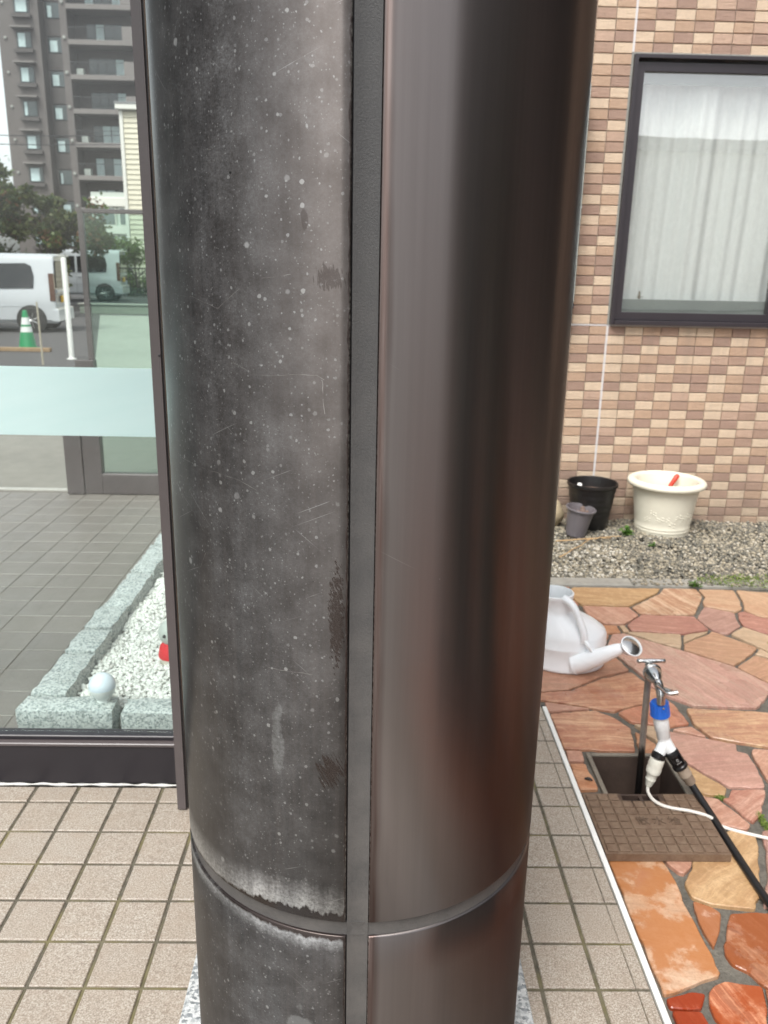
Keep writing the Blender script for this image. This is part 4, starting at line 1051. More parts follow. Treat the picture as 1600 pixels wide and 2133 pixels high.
# ---- little green things
moss_m = leaf_mat('moss_leaves', (.12, .20, .025), (.26, .34, .07)); weed_m = leaf_mat('weed_leaves', (.07, .16, .025), (.14, .27, .05))
def tuft(name, n, cx, cy, z, rx, ry, hgt, leaf, mat, seed, fn=None):
    q = random.Random(seed); mb = MB()
    for _ in range(n):
        while True:
            u, v = q.uniform(-1, 1), q.uniform(-1, 1)
            if u * u + v * v < 1: break
        x, y = u * rx, v * ry
        if fn and not fn(x + cx, y + cy): continue
        a = q.uniform(0, 6.28); l = leaf * q.uniform(.5, 1.3); t = q.uniform(.1, 1.0); h0 = q.random() ** 1.5 * hgt
        dx, dy = math.cos(a), math.sin(a)
        b = mb.add([(x, y, h0), (x + dx * l * .5 - dy * l * .28, y + dy * l * .5 + dx * l * .28, h0 + l * t * .5), (x + dx * l, y + dy * l, h0 + l * t * .6), (x + dx * l * .5 + dy * l * .28, y + dy * l * .5 - dx * l * .28, h0 + l * t * .5)])
        mb.face(b, b + 1, b + 2, b + 3)
    return mb
m_ = tuft('moss', 1500, 1.90, 3.70, G, .34, .075, .022, .011, moss_m, 1).obj('ground_cover', moss_m, None, None, (1.90, 3.705, G + .004), kind='stuff')
m_ = tuft('moss', 900, 1.98, 3.52, G, .10, .26, .05, .02, moss_m, 2).obj('ground_cover', moss_m, None, None, (2.01, 3.50, G - .002), kind='stuff')
m_ = tuft('moss', 500, 0, 0, G, .012, .055, .008, .006, moss_m, 3).obj('ground_cover', moss_m, None, None, (1.088, 1.905, G - .006), kind='stuff')
m_ = tuft('moss', 160, 0, 0, G, .016, .010, .006, .005, moss_m, 4).obj('ground_cover', moss_m, None, None, (1.012, 2.028, G - .006), kind='stuff')
def weed(x, y, s, n, seed, txt):
    o = thing('weed', txt, 'weed', (x, y, G + .002), group='weeds in the gravel', data=tuft('weed', n, 0, 0, 0, .5 * s, .5 * s, s * .6, s * .6, weed_m, seed).mesh('weed', weed_m)); return o
weed(1.452, 4.44, .05, 60, 5, 'small bright green weed in the gravel between black and cream pots')
weed(1.53, 4.24, .03, 26, 6, 'tiny green weed in the gravel in front of the cream pot')
weed(1.545, 3.65, .035, 40, 7, 'tiny green weed on the kerb edge above the striped flagstone')
n = N('dry_debris')
# ---- watering can
can = thing('watering_can', 'white plastic watering can with a short spout and round rose on the flagstones', 'watering can', (.755, 2.872, G))
cw = simple('white_can_plastic', (.86, .89, .91), .28, var=.04, scale=8)
mb = MB(); n_ = 48; rings = []
for t_, (rx, ry, ox, z) in enumerate([(.138, .108, 0, .0), (.146, .116, 0, .004), (.149, .118, 0, .012), (.1465, .1165, 0, .018), (.1465, .1165, 0, .085), (.1485, .1185, 0, .089), (.1485, .1185, 0, .096), (.1465, .1165, 0, .100), (.1465, .1165, 0, .126), (.141, .112, -.003, .143), (.120, .099, -.016, .168), (.096, .085, -.035, .190), (.076, .072, -.050, .206), (.0685, .0675, -.056, .214), (.0660, .0660, -.057, .222), (.0650, .0650, -.057, .262), (.0685, .0685, -.057, .266), (.0685, .0685, -.057, .281), (.063, .063, -.057, .283), (.060, .060, -.057, .270), (.062, .062, -.056, .228)]):
    rings.append([(ox + rx * math.cos(2 * math.pi * i / n_), ry * math.sin(2 * math.pi * i / n_), z) for i in range(n_)])
mb.loft(rings, True, False); mb.obj('body', cw, can, 50)
mb = MB(); mb.lathe([(.0600, .2305), (.002, .2300)], 32, (-.053, 0, 0)); mb.obj('dark_inside', simple('can_inside', (.28, .31, .31), .4), can)
C0 = Vector((.755, 2.872, G))
W_ = lambda *p: tuple(Vector(p) - C0)
mb = MB(); mb.tube([W_(.716, 2.815, .208), W_(.737, 2.797, .198), W_(.755, 2.782, .176), W_(.772, 2.768, .135), W_(.787, 2.757, .092), W_(.790, 2.762, .060)], lambda t: .0125 + .006 * abs(t - .5), 14, 8); mb.obj('handle', cw, can, 60)
mb = MB(); mb.tube([W_(.770, 2.775, -.028), W_(.800, 2.755, -.012), W_(.845, 2.728, .022), W_(.888, 2.706, .055), W_(.912, 2.698, .069)], lambda t: .0450 - .0270 * t ** .8, 22, 8); mb.obj('spout', cw, can, 60)
mb = MB(); mb.tube([W_(.789, 2.752, .072), W_(.803, 2.738, .054), W_(.822, 2.734, .030)], .0078, 10, 6); mb.obj('brace', cw, can, 60)
rd = Vector((.26, -.55, .80)).normalized(); RM = rd.to_track_quat('Z', 'Y').to_matrix()
RP = W_(.939, 2.688, .080)
mb = MB(); mb.lathe([(.0165, -.036), (.019, -.026), (.034, -.008), (.0405, .0), (.0405, .005), (.0370, .006), (.0362, .001)], 30, RP, RM, True, False)
rose = mb.obj('rose', cw, can, 40)
ms = simple('rose_steel', (.55, .55, .53), .16, 1.0, var=.1)
mb = MB(); mb.lathe([(.0363, .0012), (.028, .0055), (.015, .0085), (.001, .0095)], 30, RP, RM, False, True); mb.obj('face_plate', ms, rose, 60)

# ---- standpipe with tap
tap = thing('standpipe_tap', 'metal garden tap with T-handle on a thin upright pipe rising from the pit', 'tap', (.812, 2.12, -.30))
T0 = Vector(tap.location); t_ = lambda *p: tuple(Vector(p) - T0)
chrome = simple('worn_chrome', (.55, .56, .56), .22, 1.0, var=.18, scale=60, bump=.1)
n = N('galvanised_pipe'); z = n.sep(n.pos())[2]; f = n.noise(n.vmul(n.pos(), (1, 1, .3)), 90, 4, .65)
col = n.mix(n.mr(f, .35, .65), (.24, .215, .19), (.36, .33, .30)); col = n.mix(n.mr(n.ma('ADD', z, n.ma('MULTIPLY', f, .08)), .06, .09, 1, 0), col, (.018, .016, .015))
n.set(Base_Color=col, Metallic=.5, Roughness=.38)
mb = MB(); mb.rod(t_(.8155, 2.12, -.30), t_(.7985, 2.12, .275), .0095, n=18); mb.obj('pipe', n.m, tap, 40)
mb = MB(); mb.rod(t_(.7985, 2.12, .272), t_(.798, 2.12, .303), .0125, n=18, prof=[(0, .0115), (.1, .0128), (.75, .0128), (.85, .010), (1, .008)]); mb.obj('bonnet', chrome, tap, 40)
mb = MB(); mb.rod(t_(.7605, 2.117, .308), t_(.8390, 2.112, .3115), .0055, n=14, prof=[(0, .004), (.03, .0066), (.2, .0055), (.5, .0068), (.8, .0055), (.97, .0068), (1, .004)]); mb.obj('top_handle', chrome, tap, 60)
mb = MB(); mb.rod(t_(.798, 2.110, .288), t_(.7995, 2.050, .280), .02, n=28, prof=[(0, .0175), (.2, .0255), (.32, .0262), (.36, .0235), (.6, .0215), (.85, .015), (1, .009)]); mb.obj('flange', chrome, tap, 40)
mb = MB(); mb.tube([t_(.799, 2.075, .284), t_(.803, 2.050, .272), t_(.807, 2.035, .250), t_(.809, 2.031, .222)], lambda t: .0135 - .002 * t, 16, 8); mb.obj('spout', chrome, tap, 50)
mb = MB(); mb.rod(t_(.806, 2.042, .262), t_(.826, 2.012, .268), .0085, n=14); lev = mb.obj('valve', chrome, tap, 40)
mb = MB(); mb.tube([t_(.785, 2.015, .2915), t_(.798, 2.010, .280), t_(.815, 2.006, .268), t_(.840, 2.004, .272)], lambda t: .0060 + .0012 * math.cos(t * 6.28), 12, 6); mb.obj('side_handle', chrome, tap, 60)

spl = thing('hose_splitter', 'white two-way hose splitter with blue collar hanging from the tap', 'hose connector', (.815, 2.05, .20))
S0 = Vector(spl.location); s_ = lambda *p: tuple(Vector(p) - S0)
wp_ = simple('white_pvc', (.76, .78, .78), .3, var=.06, scale=30); blue = simple('blue_collar_plastic', (.018, .14, .62), .35, var=.08); blk = simple('black_rubber', (.010, .010, .011), .36, var=.2, scale=60); tan_ = simple('tan_plastic', (.33, .265, .205), .4, var=.12, scale=30); crm = simple('ivory_pvc', (.72, .71, .62), .32, var=.06)
mb = MB(); mb.rod(s_(.8125, 2.05, .2185), s_(.8185, 2.05, .176), .024, n=30, prof=[(0, .018), (.03, .0238), (.35, .0248), (.7, .0256), (.94, .0272), (1, .0250)])
for i in range(18):
    a = 6.283 * i / 18; mb.rod(s_(.813 + .0248 * math.cos(a), 2.05 + .0248 * math.sin(a), .211), s_(.818 + .0258 * math.cos(a), 2.05 + .0258 * math.sin(a), .183), .0012, n=5)
col_ = mb.obj('blue_collar', blue, spl, 40)
mb = MB(); mb.lathe([(.003, 0), (.003, .003), (.001, .004)], 12, s_(.8150, 2.0255, .212), Matrix.Rotation(R(90), 3, 'X')); mb.obj('screw', chrome, col_, 40)
mb = MB(); mb.rod(s_(.8185, 2.05, .1758), s_(.8350, 2.046, .108), .02, n=28, prof=[(0, .0200), (.25, .0210), (.6, .0205), (.63, .0195), (.65, .0188), (.97, .0182), (1, .0165)]); mb.obj('upper_body', wp_, spl, 40)
mb = MB(); mb.tube([s_(.8345, 2.046, .110), s_(.8370, 2.042, .097), s_(.8290, 2.034, .083), s_(.8190, 2.026, .070)], lambda t: .0178 - .002 * t, 20, 8); mb.tube([s_(.8345, 2.046, .110), s_(.8390, 2.042, .099), s_(.8460, 2.034, .088), s_(.8540, 2.028, .077)], lambda t: .0178 - .002 * t, 20, 8)
mb.obj('fork', wp_, spl, 60)
mb = MB(); mb.rod(s_(.8203, 2.0265, .071), s_(.8165, 2.024, .0585), .0192, n=24); mb.obj('black_ring', blk, spl, 40)
mb = MB(); mb.rod(s_(.8163, 2.0238, .058), s_(.7985, 2.020, -.030), .019, n=26, prof=[(0, .0185), (.04, .0200), (.22, .0208), (.30, .0195), (.34, .0205), (.50, .0195), (.54, .0160), (.70, .0135), (.74, .0148), (.78, .0130), (.98, .0085), (1, .006)]); mb.obj('white_nozzle', crm, spl, 40)
mb = MB(); mb.rod(s_(.8505, 2.028, .079), s_(.8845, 2.022, .030), .018, n=26, prof=[(0, .015), (.04, .0188), (.12, .0200), (.8, .0195), (.84, .0216), (.96, .0216), (1, .018)]); bc = mb.obj('black_coupler', blk, spl, 40)
lb_a, lb_d = Vector(s_(.8505, 2.028, .079)), Vector(s_(.8845, 2.022, .030)) - Vector(s_(.8505, 2.028, .079)); LQ = lb_d.to_track_quat('Z', 'Y').to_matrix(); LL = lb_d.length
view = LQ.inverted() @ Vector((-.25, -.80, .55)); va = math.atan2(view.y, view.x)
def on_tube(z0, z1, a0, a1, r, name, mat):
    q_ = MB(); k_ = 10
    rings_ = []
    for z in (z0, z1): rings_.append([lb_a + LQ @ Vector((r * math.cos(va + a0 + (a1 - a0) * i / k_), r * math.sin(va + a0 + (a1 - a0) * i / k_), z * LL)) for i in range(k_ + 1)])
    q_.loft(rings_, False, False, closed=False); return q_.obj(name, mat, bc)
on_tube(.22, .74, -.75, .75, .02025, 'gloss_label', simple('gloss_black_label', (.004, .004, .005), .12))
pr_ = simple('grey_print', (.38, .38, .37), .5)
for z0, z1, a0, a1 in ((.34, .37, -.12, .16), (.46, .49, -.12, .16), (.34, .49, -.12, -.07), (.34, .49, .11, .16), (.56, .61, -.42, -.34), (.55, .60, -.26, -.16), (.55, .60, -.08, .0), (.55, .60, .08, .18), (.55, .60, .26, .34)):
    on_tube(z0, z1, a0, a1, .0204, 'print_mark', pr_)
mb = MB(); mb.rod(s_(.8847, 2.0218, .0298), s_(.9175, 2.018, -.0175), .016, n=26, prof=[(0, .0178), (.42, .0172), (.46, .0180), (.5, .0160), (.95, .0148), (1, .0130)]); mb.obj('tan_sleeve', tan_, spl, 40)
hose = thing('garden_hose', 'thick black hose running from the tan sleeve down past the lid corner', 'hose', (.9170, 2.018, -.0165))
h0 = Vector(hose.location); mb = MB(); mb.tube([tuple(Vector(p) - h0) for p in [(.9160, 2.0182, -.015), (.9225, 2.005, -.0265), (.937, 1.940, -.046), (.9445, 1.85, -.0555), (.9495, 1.75, -.0600), (.9545, 1.62, -.0602), (.975, 1.48, -.0602), (1.05, 1.35, -.0602), (1.30, 1.22, -.0602), (1.9, 1.25, -.0602)]], .0100, 14, 8)
mb.obj('hose', blk, hose, 60)
wh = thing('thin_hose', 'thin white hose curling from the white nozzle across the iron lid', 'hose', (.798, 2.02, -.03))
h0 = Vector(wh.location); mb = MB(); mb.tube([tuple(Vector(p) - h0) for p in [(.7990, 2.0201, -.027), (.7965, 2.017, -.0335), (.7925, 1.998, -.0365), (.795, 1.968, -.0365), (.809, 1.945, -.0365), (.836, 1.930, -.0365), (.885, 1.916, -.0365), (.930, 1.902, -.0440), (.960, 1.890, -.0640), (1.06, 1.845, -.0645), (1.25, 1.78, -.0645), (1.7, 1.80, -.0645)]], .0046, 12, 8)
mb.obj('hose', simple('cream_white_hose', (.72, .69, .63), .35, var=.06), wh, 60)

# ---- the tap's pit and its iron lid, slid off towards the viewer
pit = thing('tap_pit', 'open square tap pit of stained concrete among the flagstones, lid slid off', 'pit', (.806, 2.10, G))
pm = simple('stained_pit_concrete', (.075, .050, .038), .75, var=.35, scale=12, bump=.5)
mb = MB()
for x0, x1, y0, y1 in ((.6865, .694, 1.972, 2.236), (.917, .9245, 1.972, 2.236), (.6942, .9168, 2.229, 2.236), (.6942, .9168, 1.972, 1.979)): mb.box(x0 - .806, x1 - .806, y0 - 2.10, y1 - 2.10, -.25, -.004)
mb.box(.6942 - .806, .9168 - .806, 1.9792 - 2.10, 2.2288 - 2.10, -.25, -.235); mb.obj('walls', pm, pit)
fm = simple('grey_pit_frame', (.20, .175, .14), .7, var=.3, scale=40, bump=.4)
for x0, x1, y0, y1 in ((.680, .6935, 1.972, 2.243), (.9175, .931, 1.972, 2.243), (.6937, .9173, 2.2295, 2.243)):
    mb = MB(); mb.bbox(x0 - .806, x1 - .806, y0 - 2.10, y1 - 2.10, -.0038, .0045, .002); mb.obj('frame_bar', fm, pit)
lid = thing('pit_lid', 'rusty brown chequered iron lid with raised lettering lying beside the open pit', 'lid', (.768, 1.880, G + .004))
n = N('rusty_iron'); c = n.pos(); f, g_ = n.noise(c, 55, 5, .65), n.noise(c, 260, 3, .7)
col = n.mix(n.mr(f, .35, .65), (.155, .098, .064), (.215, .150, .102)); col = n.mix(n.mr(g_, .5, .7, 0, .4), col, (.10, .062, .04))
oc = n.sep(n.coord('Object', False)); hx = n.ma('DIVIDE', oc[0], .075); hy = n.ma('DIVIDE', n.ma('SUBTRACT', oc[1], .115), .05)
hr = n.ma('ADD', n.ma('ADD', n.ma('MULTIPLY', hx, hx), n.ma('MULTIPLY', hy, hy)), n.ma('MULTIPLY', f, 1.2))
col = n.mix(n.mr(hr, 1.2, 1.7, .8, 0), col, (.040, .024, .020))
n.set(Base_Color=col, Roughness=.6, Metallic=.15); n.bump(n.ma('ADD', f, g_), .4, .002); iron = n.m
LW, LD = .318, .250; t0 = .021
hole = (-.052, .050, LD / 2 - .036)
mb = MB()
for x0, x1, y0, y1 in ((-LW / 2, hole[0], -LD / 2, LD / 2), (hole[1], LW / 2, -LD / 2, LD / 2), (hole[0], hole[1], -LD / 2, hole[2])): mb.box(x0, x1, y0, y1, 0, t0)
pl_ = mb.obj('plate', iron, lid)
mb = MB(); mb.box(hole[0] + .001, hole[1] - .001, hole[2] + .001, LD / 2 - .004, .001, .008); mb.obj('finger_recess', simple('dark_rust', (.035, .022, .018), .6, var=.3), lid)
mb = MB(); mb.box(hole[0] + .001, hole[1] - .001, LD / 2 - .0085, LD / 2 - .0005, .0085, t0 - .001); mb.box(-.004, .006, hole[2] + .001, LD / 2 - .009, .0082, t0 - .0015); mb.obj('finger_bar', simple('dark_rust2', (.05, .032, .025), .55, var=.3), lid)
nx_, ny_ = 10, 8; px_, py_ = (LW - .010) / nx_, (LD - .010) / ny_
pm_ = MB().prism([(-px_ / 2 + .0024, -py_ / 2 + .0024), (px_ / 2 - .0024, -py_ / 2 + .0024), (px_ / 2 - .0024, py_ / 2 - .0024), (-px_ / 2 + .0024, py_ / 2 - .0024)], 0, .0042, .0012).mesh('raised_pad', iron)
for i in range(nx_):
    for j in range(ny_):
        x, y = -LW / 2 + .005 + px_ * (i + .5), -LD / 2 + .005 + py_ * (j + .5)
        if 2 < i < 8 and j in (3, 4): continue
        if hole[0] - .012 < x < hole[1] + .012 and y > hole[2] - .010: continue
        link('raised_pad', pm_, lid, (x, y, t0))
nx0, nx1 = -LW / 2 + .005 + px_ * 3, -LW / 2 + .005 + px_ * 8
ny0, ny1 = -LD / 2 + .005 + py_ * 3, -LD / 2 + .005 + py_ * 5
mb = MB(); mb.prism([(nx0 + .003, ny0 + .003), (nx1 - .003, ny0 + .003), (nx1 - .003, ny1 - .003), (nx0 + .003, ny1 - .003)], t0, t0 + .0030, .001); npl = mb.obj('name_plate', iron, lid)
tc_ = bpy.data.curves.new('lettering', 'FONT'); tc_.body = '散水栓'; tc_.size = .036; tc_.extrude = .0011; tc_.align_x = 'CENTER'; tc_.align_y = 'CENTER'; tc_.space_character = 1.35
to = bpy.data.objects.new('lettering', tc_); COL.objects.link(to)
dg = bpy.context.evaluated_depsgraph_get(); tme = bpy.data.meshes.new_from_object(to.evaluated_get(dg)); bpy.data.objects.remove(to)
tme.materials.clear(); tme.materials.append(simple('worn_lettering', (.12, .078, .052), .6, var=.3))
link('lettering', tme, npl, ((nx0 + nx1) / 2, (ny0 + ny1) / 2, t0 + .0036))
deb = thing('leaf_litter', 'dark curled leaf lying on the orange flagstone left of the pit', 'leaf', (.652, 2.10, G + .004))
mb = MB(); mb.tube([(-.010, .004, .001), (-.002, .001, .004), (.006, -.002, .003), (.012, -.005, .001)], lambda t: .0045 * math.sin(.3 + 2.6 * t), 8, 5); mb.obj('curled_leaf', simple('dark_leaf', (.03, .026, .024), .7), deb, 60)

# ================================================================ beyond the glass: car park, trees, houses
def van(label, plate):
    o = thing('parked_van', label, 'van', group='white vans in the car park')
    paint = M['van_paint']; dk = M['van_glass']
    n_ = 14
    def ring(x, k=1.0, zr=1.0, ins=0.0):
        P = [(-.66, .22), (-.725, .30), (-.735, .62), (-.725, .95), (-.70, 1.02), (-.645, 1.60), (-.60, 1.72), (-.50, 1.785), (-.25, 1.80)]
        P = [(y * (1 - ins), .22 + (z - .22) * zr) for y, z in P]
        full = P + [(-y, z) for y, z in reversed(P)]
        return [(x, y, z) for y, z in full]
    rings = [ring(-1.66, ins=.10, zr=.975), ring(-1.70, ins=.05, zr=.985), ring(-1.685, ins=.015), ring(-1.60), ring(-.4), ring(.5), ring(.80, zr=.995), ring(1.02, zr=.80, ins=.01), ring(1.25, zr=.55, ins=.02), ring(1.62, zr=.47, ins=.05), ring(1.70, zr=.42, ins=.12)]
    # keep the glasshouse above the bonnet steep: rings hold the same number of points
    mb = MB(); mb.loft([list(reversed(r)) for r in rings]); mb.obj('body', paint, o, 35)
    def side(y, z): return y
    def wall_y(z): return .725 - (z - .95) * (.08 / .65) if z > .95 else .73
    for s in (-1, 1):
        for nm, P in (('side_window', [(-1.22, 1.02), (-.22, 1.0), (-.22, 1.56), (-1.08, 1.58), (-1.20, 1.52), (-1.25, 1.30)]), ('door_window', [(-.14, 1.0), (.80, .98), (.62, 1.50), (.50, 1.56), (-.14, 1.56)])):
            mb = MB(); q = P if s > 0 else list(reversed(P))
            mb.loft([[(x, s * (wall_y(z) - .02), z) for x, z in q], [(x, s * (wall_y(z) + .008), z) for x, z in q]]); mb.obj(nm, dk, o)
        mb = MB(); mb.box(-1.682, -1.60, s * .70 - .035, s * .70 + .035, .72, 1.34) if False else mb.bbox(-1.700, -1.585, min(s * .64, s * .738), max(s * .64, s * .738), .72, 1.36, .012); mb.obj('tail_light', M['tail'], o)
        mb = MB(); mb.bbox(-1.0, .70, min(s * .728, s * .742), max(s * .728, s * .742), .60, .625, .003); mb.obj('side_moulding', paint, o)
        mb = MB(); mb.box(-.185, -.178, min(s * .7355, s * .7365), max(s * .7355, s * .7365), .32, 1.0); mb.obj('door_gap', dk, o)
        mb = MB(); mb.bbox(-.34, -.22, min(s * .727, s * .75), max(s * .727, s * .75), .84, .87, .005); mb.obj('door_handle', M['chrome2'], o)
        for x in (-1.13, 1.18):
            w_ = MB(); A = Matrix.Rotation(R(90), 3, 'X')
            w_.lathe([(.335, -.004), (.345, .004), (.335, .006)], 30, (x, s * .733, .30), A); w_.obj('wheel_arch', M['tyre'], o, 40)
            w_ = MB(); w_.lathe([(.19, -.075), (.275, -.07), (.285, -.05), (.285, .05), (.275, .07), (.19, .075)], 32, (x, s * .685, .285), A); ty = w_.obj('wheel', M['tyre'], o, 40)
            w_ = MB(); w_.lathe([(.19, -.060), (.185, .045), (.16, .030), (.03, .045), (.01, .05)], 30, (x, s * .69, .285), Matrix.Rotation(R(90 if s < 0 else -90), 3, 'X'))
            for k in range(7):
                a = 6.283 * k / 7; b = Vector((x + .175 * math.cos(a), s * .752, .285 + .175 * math.sin(a))); w_.rod((x, s * .752, .285), b, .016, .012, 6)
            w_.obj('rim', M['rim'], ty, 40)
    mb = MB(); P = [(-.58, 1.02), (.58, 1.02), (.53, 1.58), (.47, 1.64), (-.47, 1.64), (-.53, 1.58)]
    mb.loft([[(-1.68 + .0, y, z) for y, z in P], [(-1.712, y, z) for y, z in P]]); mb.f = [tuple(reversed(f)) for f in mb.f]; mb.obj('rear_window', dk, o)
    mb = MB(); mb.bbox(-1.735, -1.65, -.60, .60, .90, .99, .012); mb.obj('rear_garnish', paint, o)
    mb = MB(); mb.bbox(-1.76, -1.60, -.735, .735, .24, .56, .03); mb.obj('rear_bumper', paint, o)
    mb = MB(); mb.bbox(-1.722, -1.69, -.165, .165, .68, .845, .004); mb.obj('number_plate', M['plate'], o)
    mb = MB(); mb.bbox(-1.78, -1.45, -.56, .56, 1.735, 1.775, .012); mb.obj('roof_spoiler', paint, o)
    return o
M['van_paint'] = simple('white_van_paint', (.50, .52, .54), .22, var=.03, scale=3, coat=.6)
M['van_glass'] = simple('dark_tinted_glass', (.010, .011, .012), .06, var=.1, spec=.6)
M['tail'] = simple('brownish_lamp', (.13, .07, .05), .15, var=.3, scale=8, coat=.5); M['tyre'] = simple('tyre_rubber', (.022, .021, .020), .75, var=.2)
M['rim'] = simple('alloy_rim', (.42, .42, .42), .3, .8, var=.1); M['plate'] = simple('yellow_plate', (.72, .42, .02), .45, var=.04); M['chrome2'] = simple('bright_handle', (.6, .6, .6), .2, .6)
v1 = van('nearer white van with dark windows and yellow plate, left of the hall post', 0)
HEAD = R(180 - 5)
def put_van(o, corner, rz):
    """stand the van with the foot of its near rear corner on a ground point"""
    lx, ly = -1.70, .735
    o.rotation_euler.z = rz
    o.location = (corner[0] - lx * math.cos(rz) + ly * math.sin(rz), corner[1] - lx * math.sin(rz) - ly * math.cos(rz), ROAD)
v2 = copy_tree(v1); v2['label'] = 'farther white van behind the greenish glass screen, standing beyond a low wall'
put_van(v1, (-7.42, 20.35), R(180 + 6)); put_van(v2, (-9.05, 31.4), R(180 + 6))
v2.location.z = -.12

lw_ = thing('low_wall', 'low grey-green wall in front of the farther white van', 'wall', (-8, 28.0, ROAD))
mb = MB(); mb.bbox(-1.4, 3.4, -.12, .12, 0, .28, .01); mb.obj('wall_body', simple('greenish_render', (.20, .23, .19), .8, var=.15, scale=4), lw_)
mb = MB(); mb.bbox(-1.45, 3.45, -.16, .16, .281, .33, .008); mb.obj('coping', M['pale_concrete'], lw_)
kt = MB(); kt.box(-60, 8, 29, 120, ROAD, -.121); struct(kt.obj('upper_car_park', M['asphalt']))

cone = thing('traffic_cone', 'green and white traffic cone standing by the plank in the car park', 'traffic cone', (-6.62, 16.5, ROAD))
cg = simple('green_cone_plastic', (.02, .26, .10), .45, var=.12, scale=6); cwt = simple('white_cone_band', (.70, .72, .70), .45, var=.06)
def cone_band(nm, z0, z1, m, cap):
    rr = lambda z: .165 - (z / .70) * .125
    mb = MB(); mb.lathe([(rr(z0), z0), (rr(z1), z1)] + ([(.030, .70), (.012, .705)] if cap else []), 24, (0, 0, .035)); mb.obj(nm, m, cone, 40)
mb = MB(); mb.bbox(-.19, .19, -.19, .19, 0, .034, .01); mb.obj('base', cg, cone)
for nm, a, b, m, c_ in (('green_band', 0, .30, cg, 0), ('white_band', .3005, .40, cwt, 0), ('green_band', .4005, .44, cg, 0), ('white_band', .4405, .57, cwt, 0), ('green_band', .5705, .695, cg, 1)): cone_band(nm, a, b, m, c_)
plank = thing('timber_plank', 'brown timber plank lying along the car park edge beside the cone', 'plank', (-7.4, 16.1, ROAD + .006))
mb = MB(); mb.bbox(-2.4, 1.36, -.06, .06, 0, .07, .006); mb.obj('plank_board', simple('brown_timber', (.30, .20, .11), .7, var=.3, scale=14), plank)
pole = thing('white_post', 'slim white plastic post standing in front of the rear of the nearer van', 'post', (-5.27, 15.0, ROAD))
mb = MB(); mb.lathe([(.045, 0), (.045, 1.70), (.038, 1.72), (.01, 1.725)], 18); mb.obj('tube', M['white_metal'], pole, 40)
mb = MB(); mb.lathe([(.085, .0), (.085, .012), (.05, .02)], 18); mb.obj('foot', M['white_metal'], pole, 40)
stake = thing('wooden_stake', 'thin pale stake standing between the cone and the white post', 'stake', (-5.436, 14.1, ROAD))
mb = MB(); mb.rod((0, 0, 0), (-.01, 0, 1.02), .018, .014, 8); mb.obj('stick', simple('pale_stick', (.40, .36, .28), .7), stake, 40)

# ---- trees and bushes
LEAF = [leaf_mat('dark_green_leaves', (.022, .045, .012), (.05, .085, .02)), leaf_mat('olive_leaves', (.055, .075, .018), (.10, .115, .03)), leaf_mat('bright_leaves', (.07, .12, .02), (.13, .19, .04)), leaf_mat('rusty_leaves', (.15, .075, .03), (.20, .10, .04))]
bark = simple('grey_brown_bark', (.10, .08, .065), .85, var=.3, scale=12, bump=.5)
def crown(nm, parent, ell, n, leaf, mats, seed, clumps=26):
    q = random.Random(seed); mb = MB(); C_ = []
    for _ in range(clumps):
        e = q.choice(ell)
        while True:
            p = Vector((q.uniform(-1, 1), q.uniform(-1, 1), q.uniform(-1, 1)))
            if .25 < p.length < 1: break
        C_.append((Vector((e[0] + p.x * e[3], e[1] + p.y * e[4], e[2] + p.z * e[5])), q.uniform(.16, .30) * (e[3] + e[5]) / 2, q.randrange(100)))
    wsum = [m[1] for m in mats]
    for _ in range(n):
        c_, r_, t = q.choice(C_)
        p = c_ + Vector((q.gauss(0, .5), q.gauss(0, .5), q.gauss(0, .38))) * r_
        a, b = Vector((q.gauss(0, 1), q.gauss(0, 1), q.gauss(0, .6))).normalized(), Vector((q.gauss(0, 1), q.gauss(0, 1), q.gauss(0, 1))).normalized()
        b = (b - a * a.dot(b)).normalized(); l = leaf * q.uniform(.6, 1.4)
        k = (t + q.randrange(30)) % 100; acc = 0
        for i, wv in enumerate(wsum):
            acc += wv
            if k < acc: mb.cur = i; break
        i0 = mb.add([p, p + a * l * .5 + b * l * .3, p + a * l, p + a * l * .5 - b * l * .3]); mb.face(i0, i0 + 1, i0 + 2, i0 + 3)
    return mb.obj(nm, [LEAF[m[0]] for m in mats], parent)
def tree(label, x, y, hgt, ell, n, leaf, mats, seed, r0=.16, clumps=26):
    o = thing('tree', label, 'tree', (x, y, ROAD)); q = random.Random(seed)
    mb = MB(); top = Vector((q.uniform(-.3, .3), q.uniform(-.3, .3), hgt * .8)); mb.tube([(0, 0, 0), (.08, .02, hgt * .3), (top.x * .5, top.y * .5, hgt * .55), tuple(top)], lambda t: r0 * (1 - .75 * t), 10, 6); mb.obj('trunk', bark, o, 60)
    mb = MB()
    for k in range(9):
        h = hgt * q.uniform(.28, .7); a = q.uniform(0, 6.28); e = q.choice(ell); l = q.uniform(.5, .9)
        mb.tube([(0, 0, h), (math.cos(a) * e[3] * .4, math.sin(a) * e[4] * .4, h + .35), (math.cos(a) * e[3] * l, math.sin(a) * e[4] * l, h + .7)], lambda t: r0 * .4 * (1 - .8 * t), 7, 5)
    mb.obj('limbs', bark, o, 60)
    crown('crown', o, ell, n, leaf, mats, seed + 1, clumps); return o
tree('tall olive-green tree rising at the left edge behind the nearer van', -13.1, 30.0, 4.6, [(0, 0, 3.9, 1.15, 1.0, 1.2), (-.4, 0, 2.6, 1.5, 1.2, 1.2)], 5200, .17, [(1, 60), (2, 15), (0, 25)], 31, clumps=40)
tree('dark green tree low at the left edge above the nearer van', -12.3, 27.0, 3.2, [(0, 0, 2.2, 1.0, .9, 1.0)], 3200, .15, [(0, 85), (1, 15)], 41)
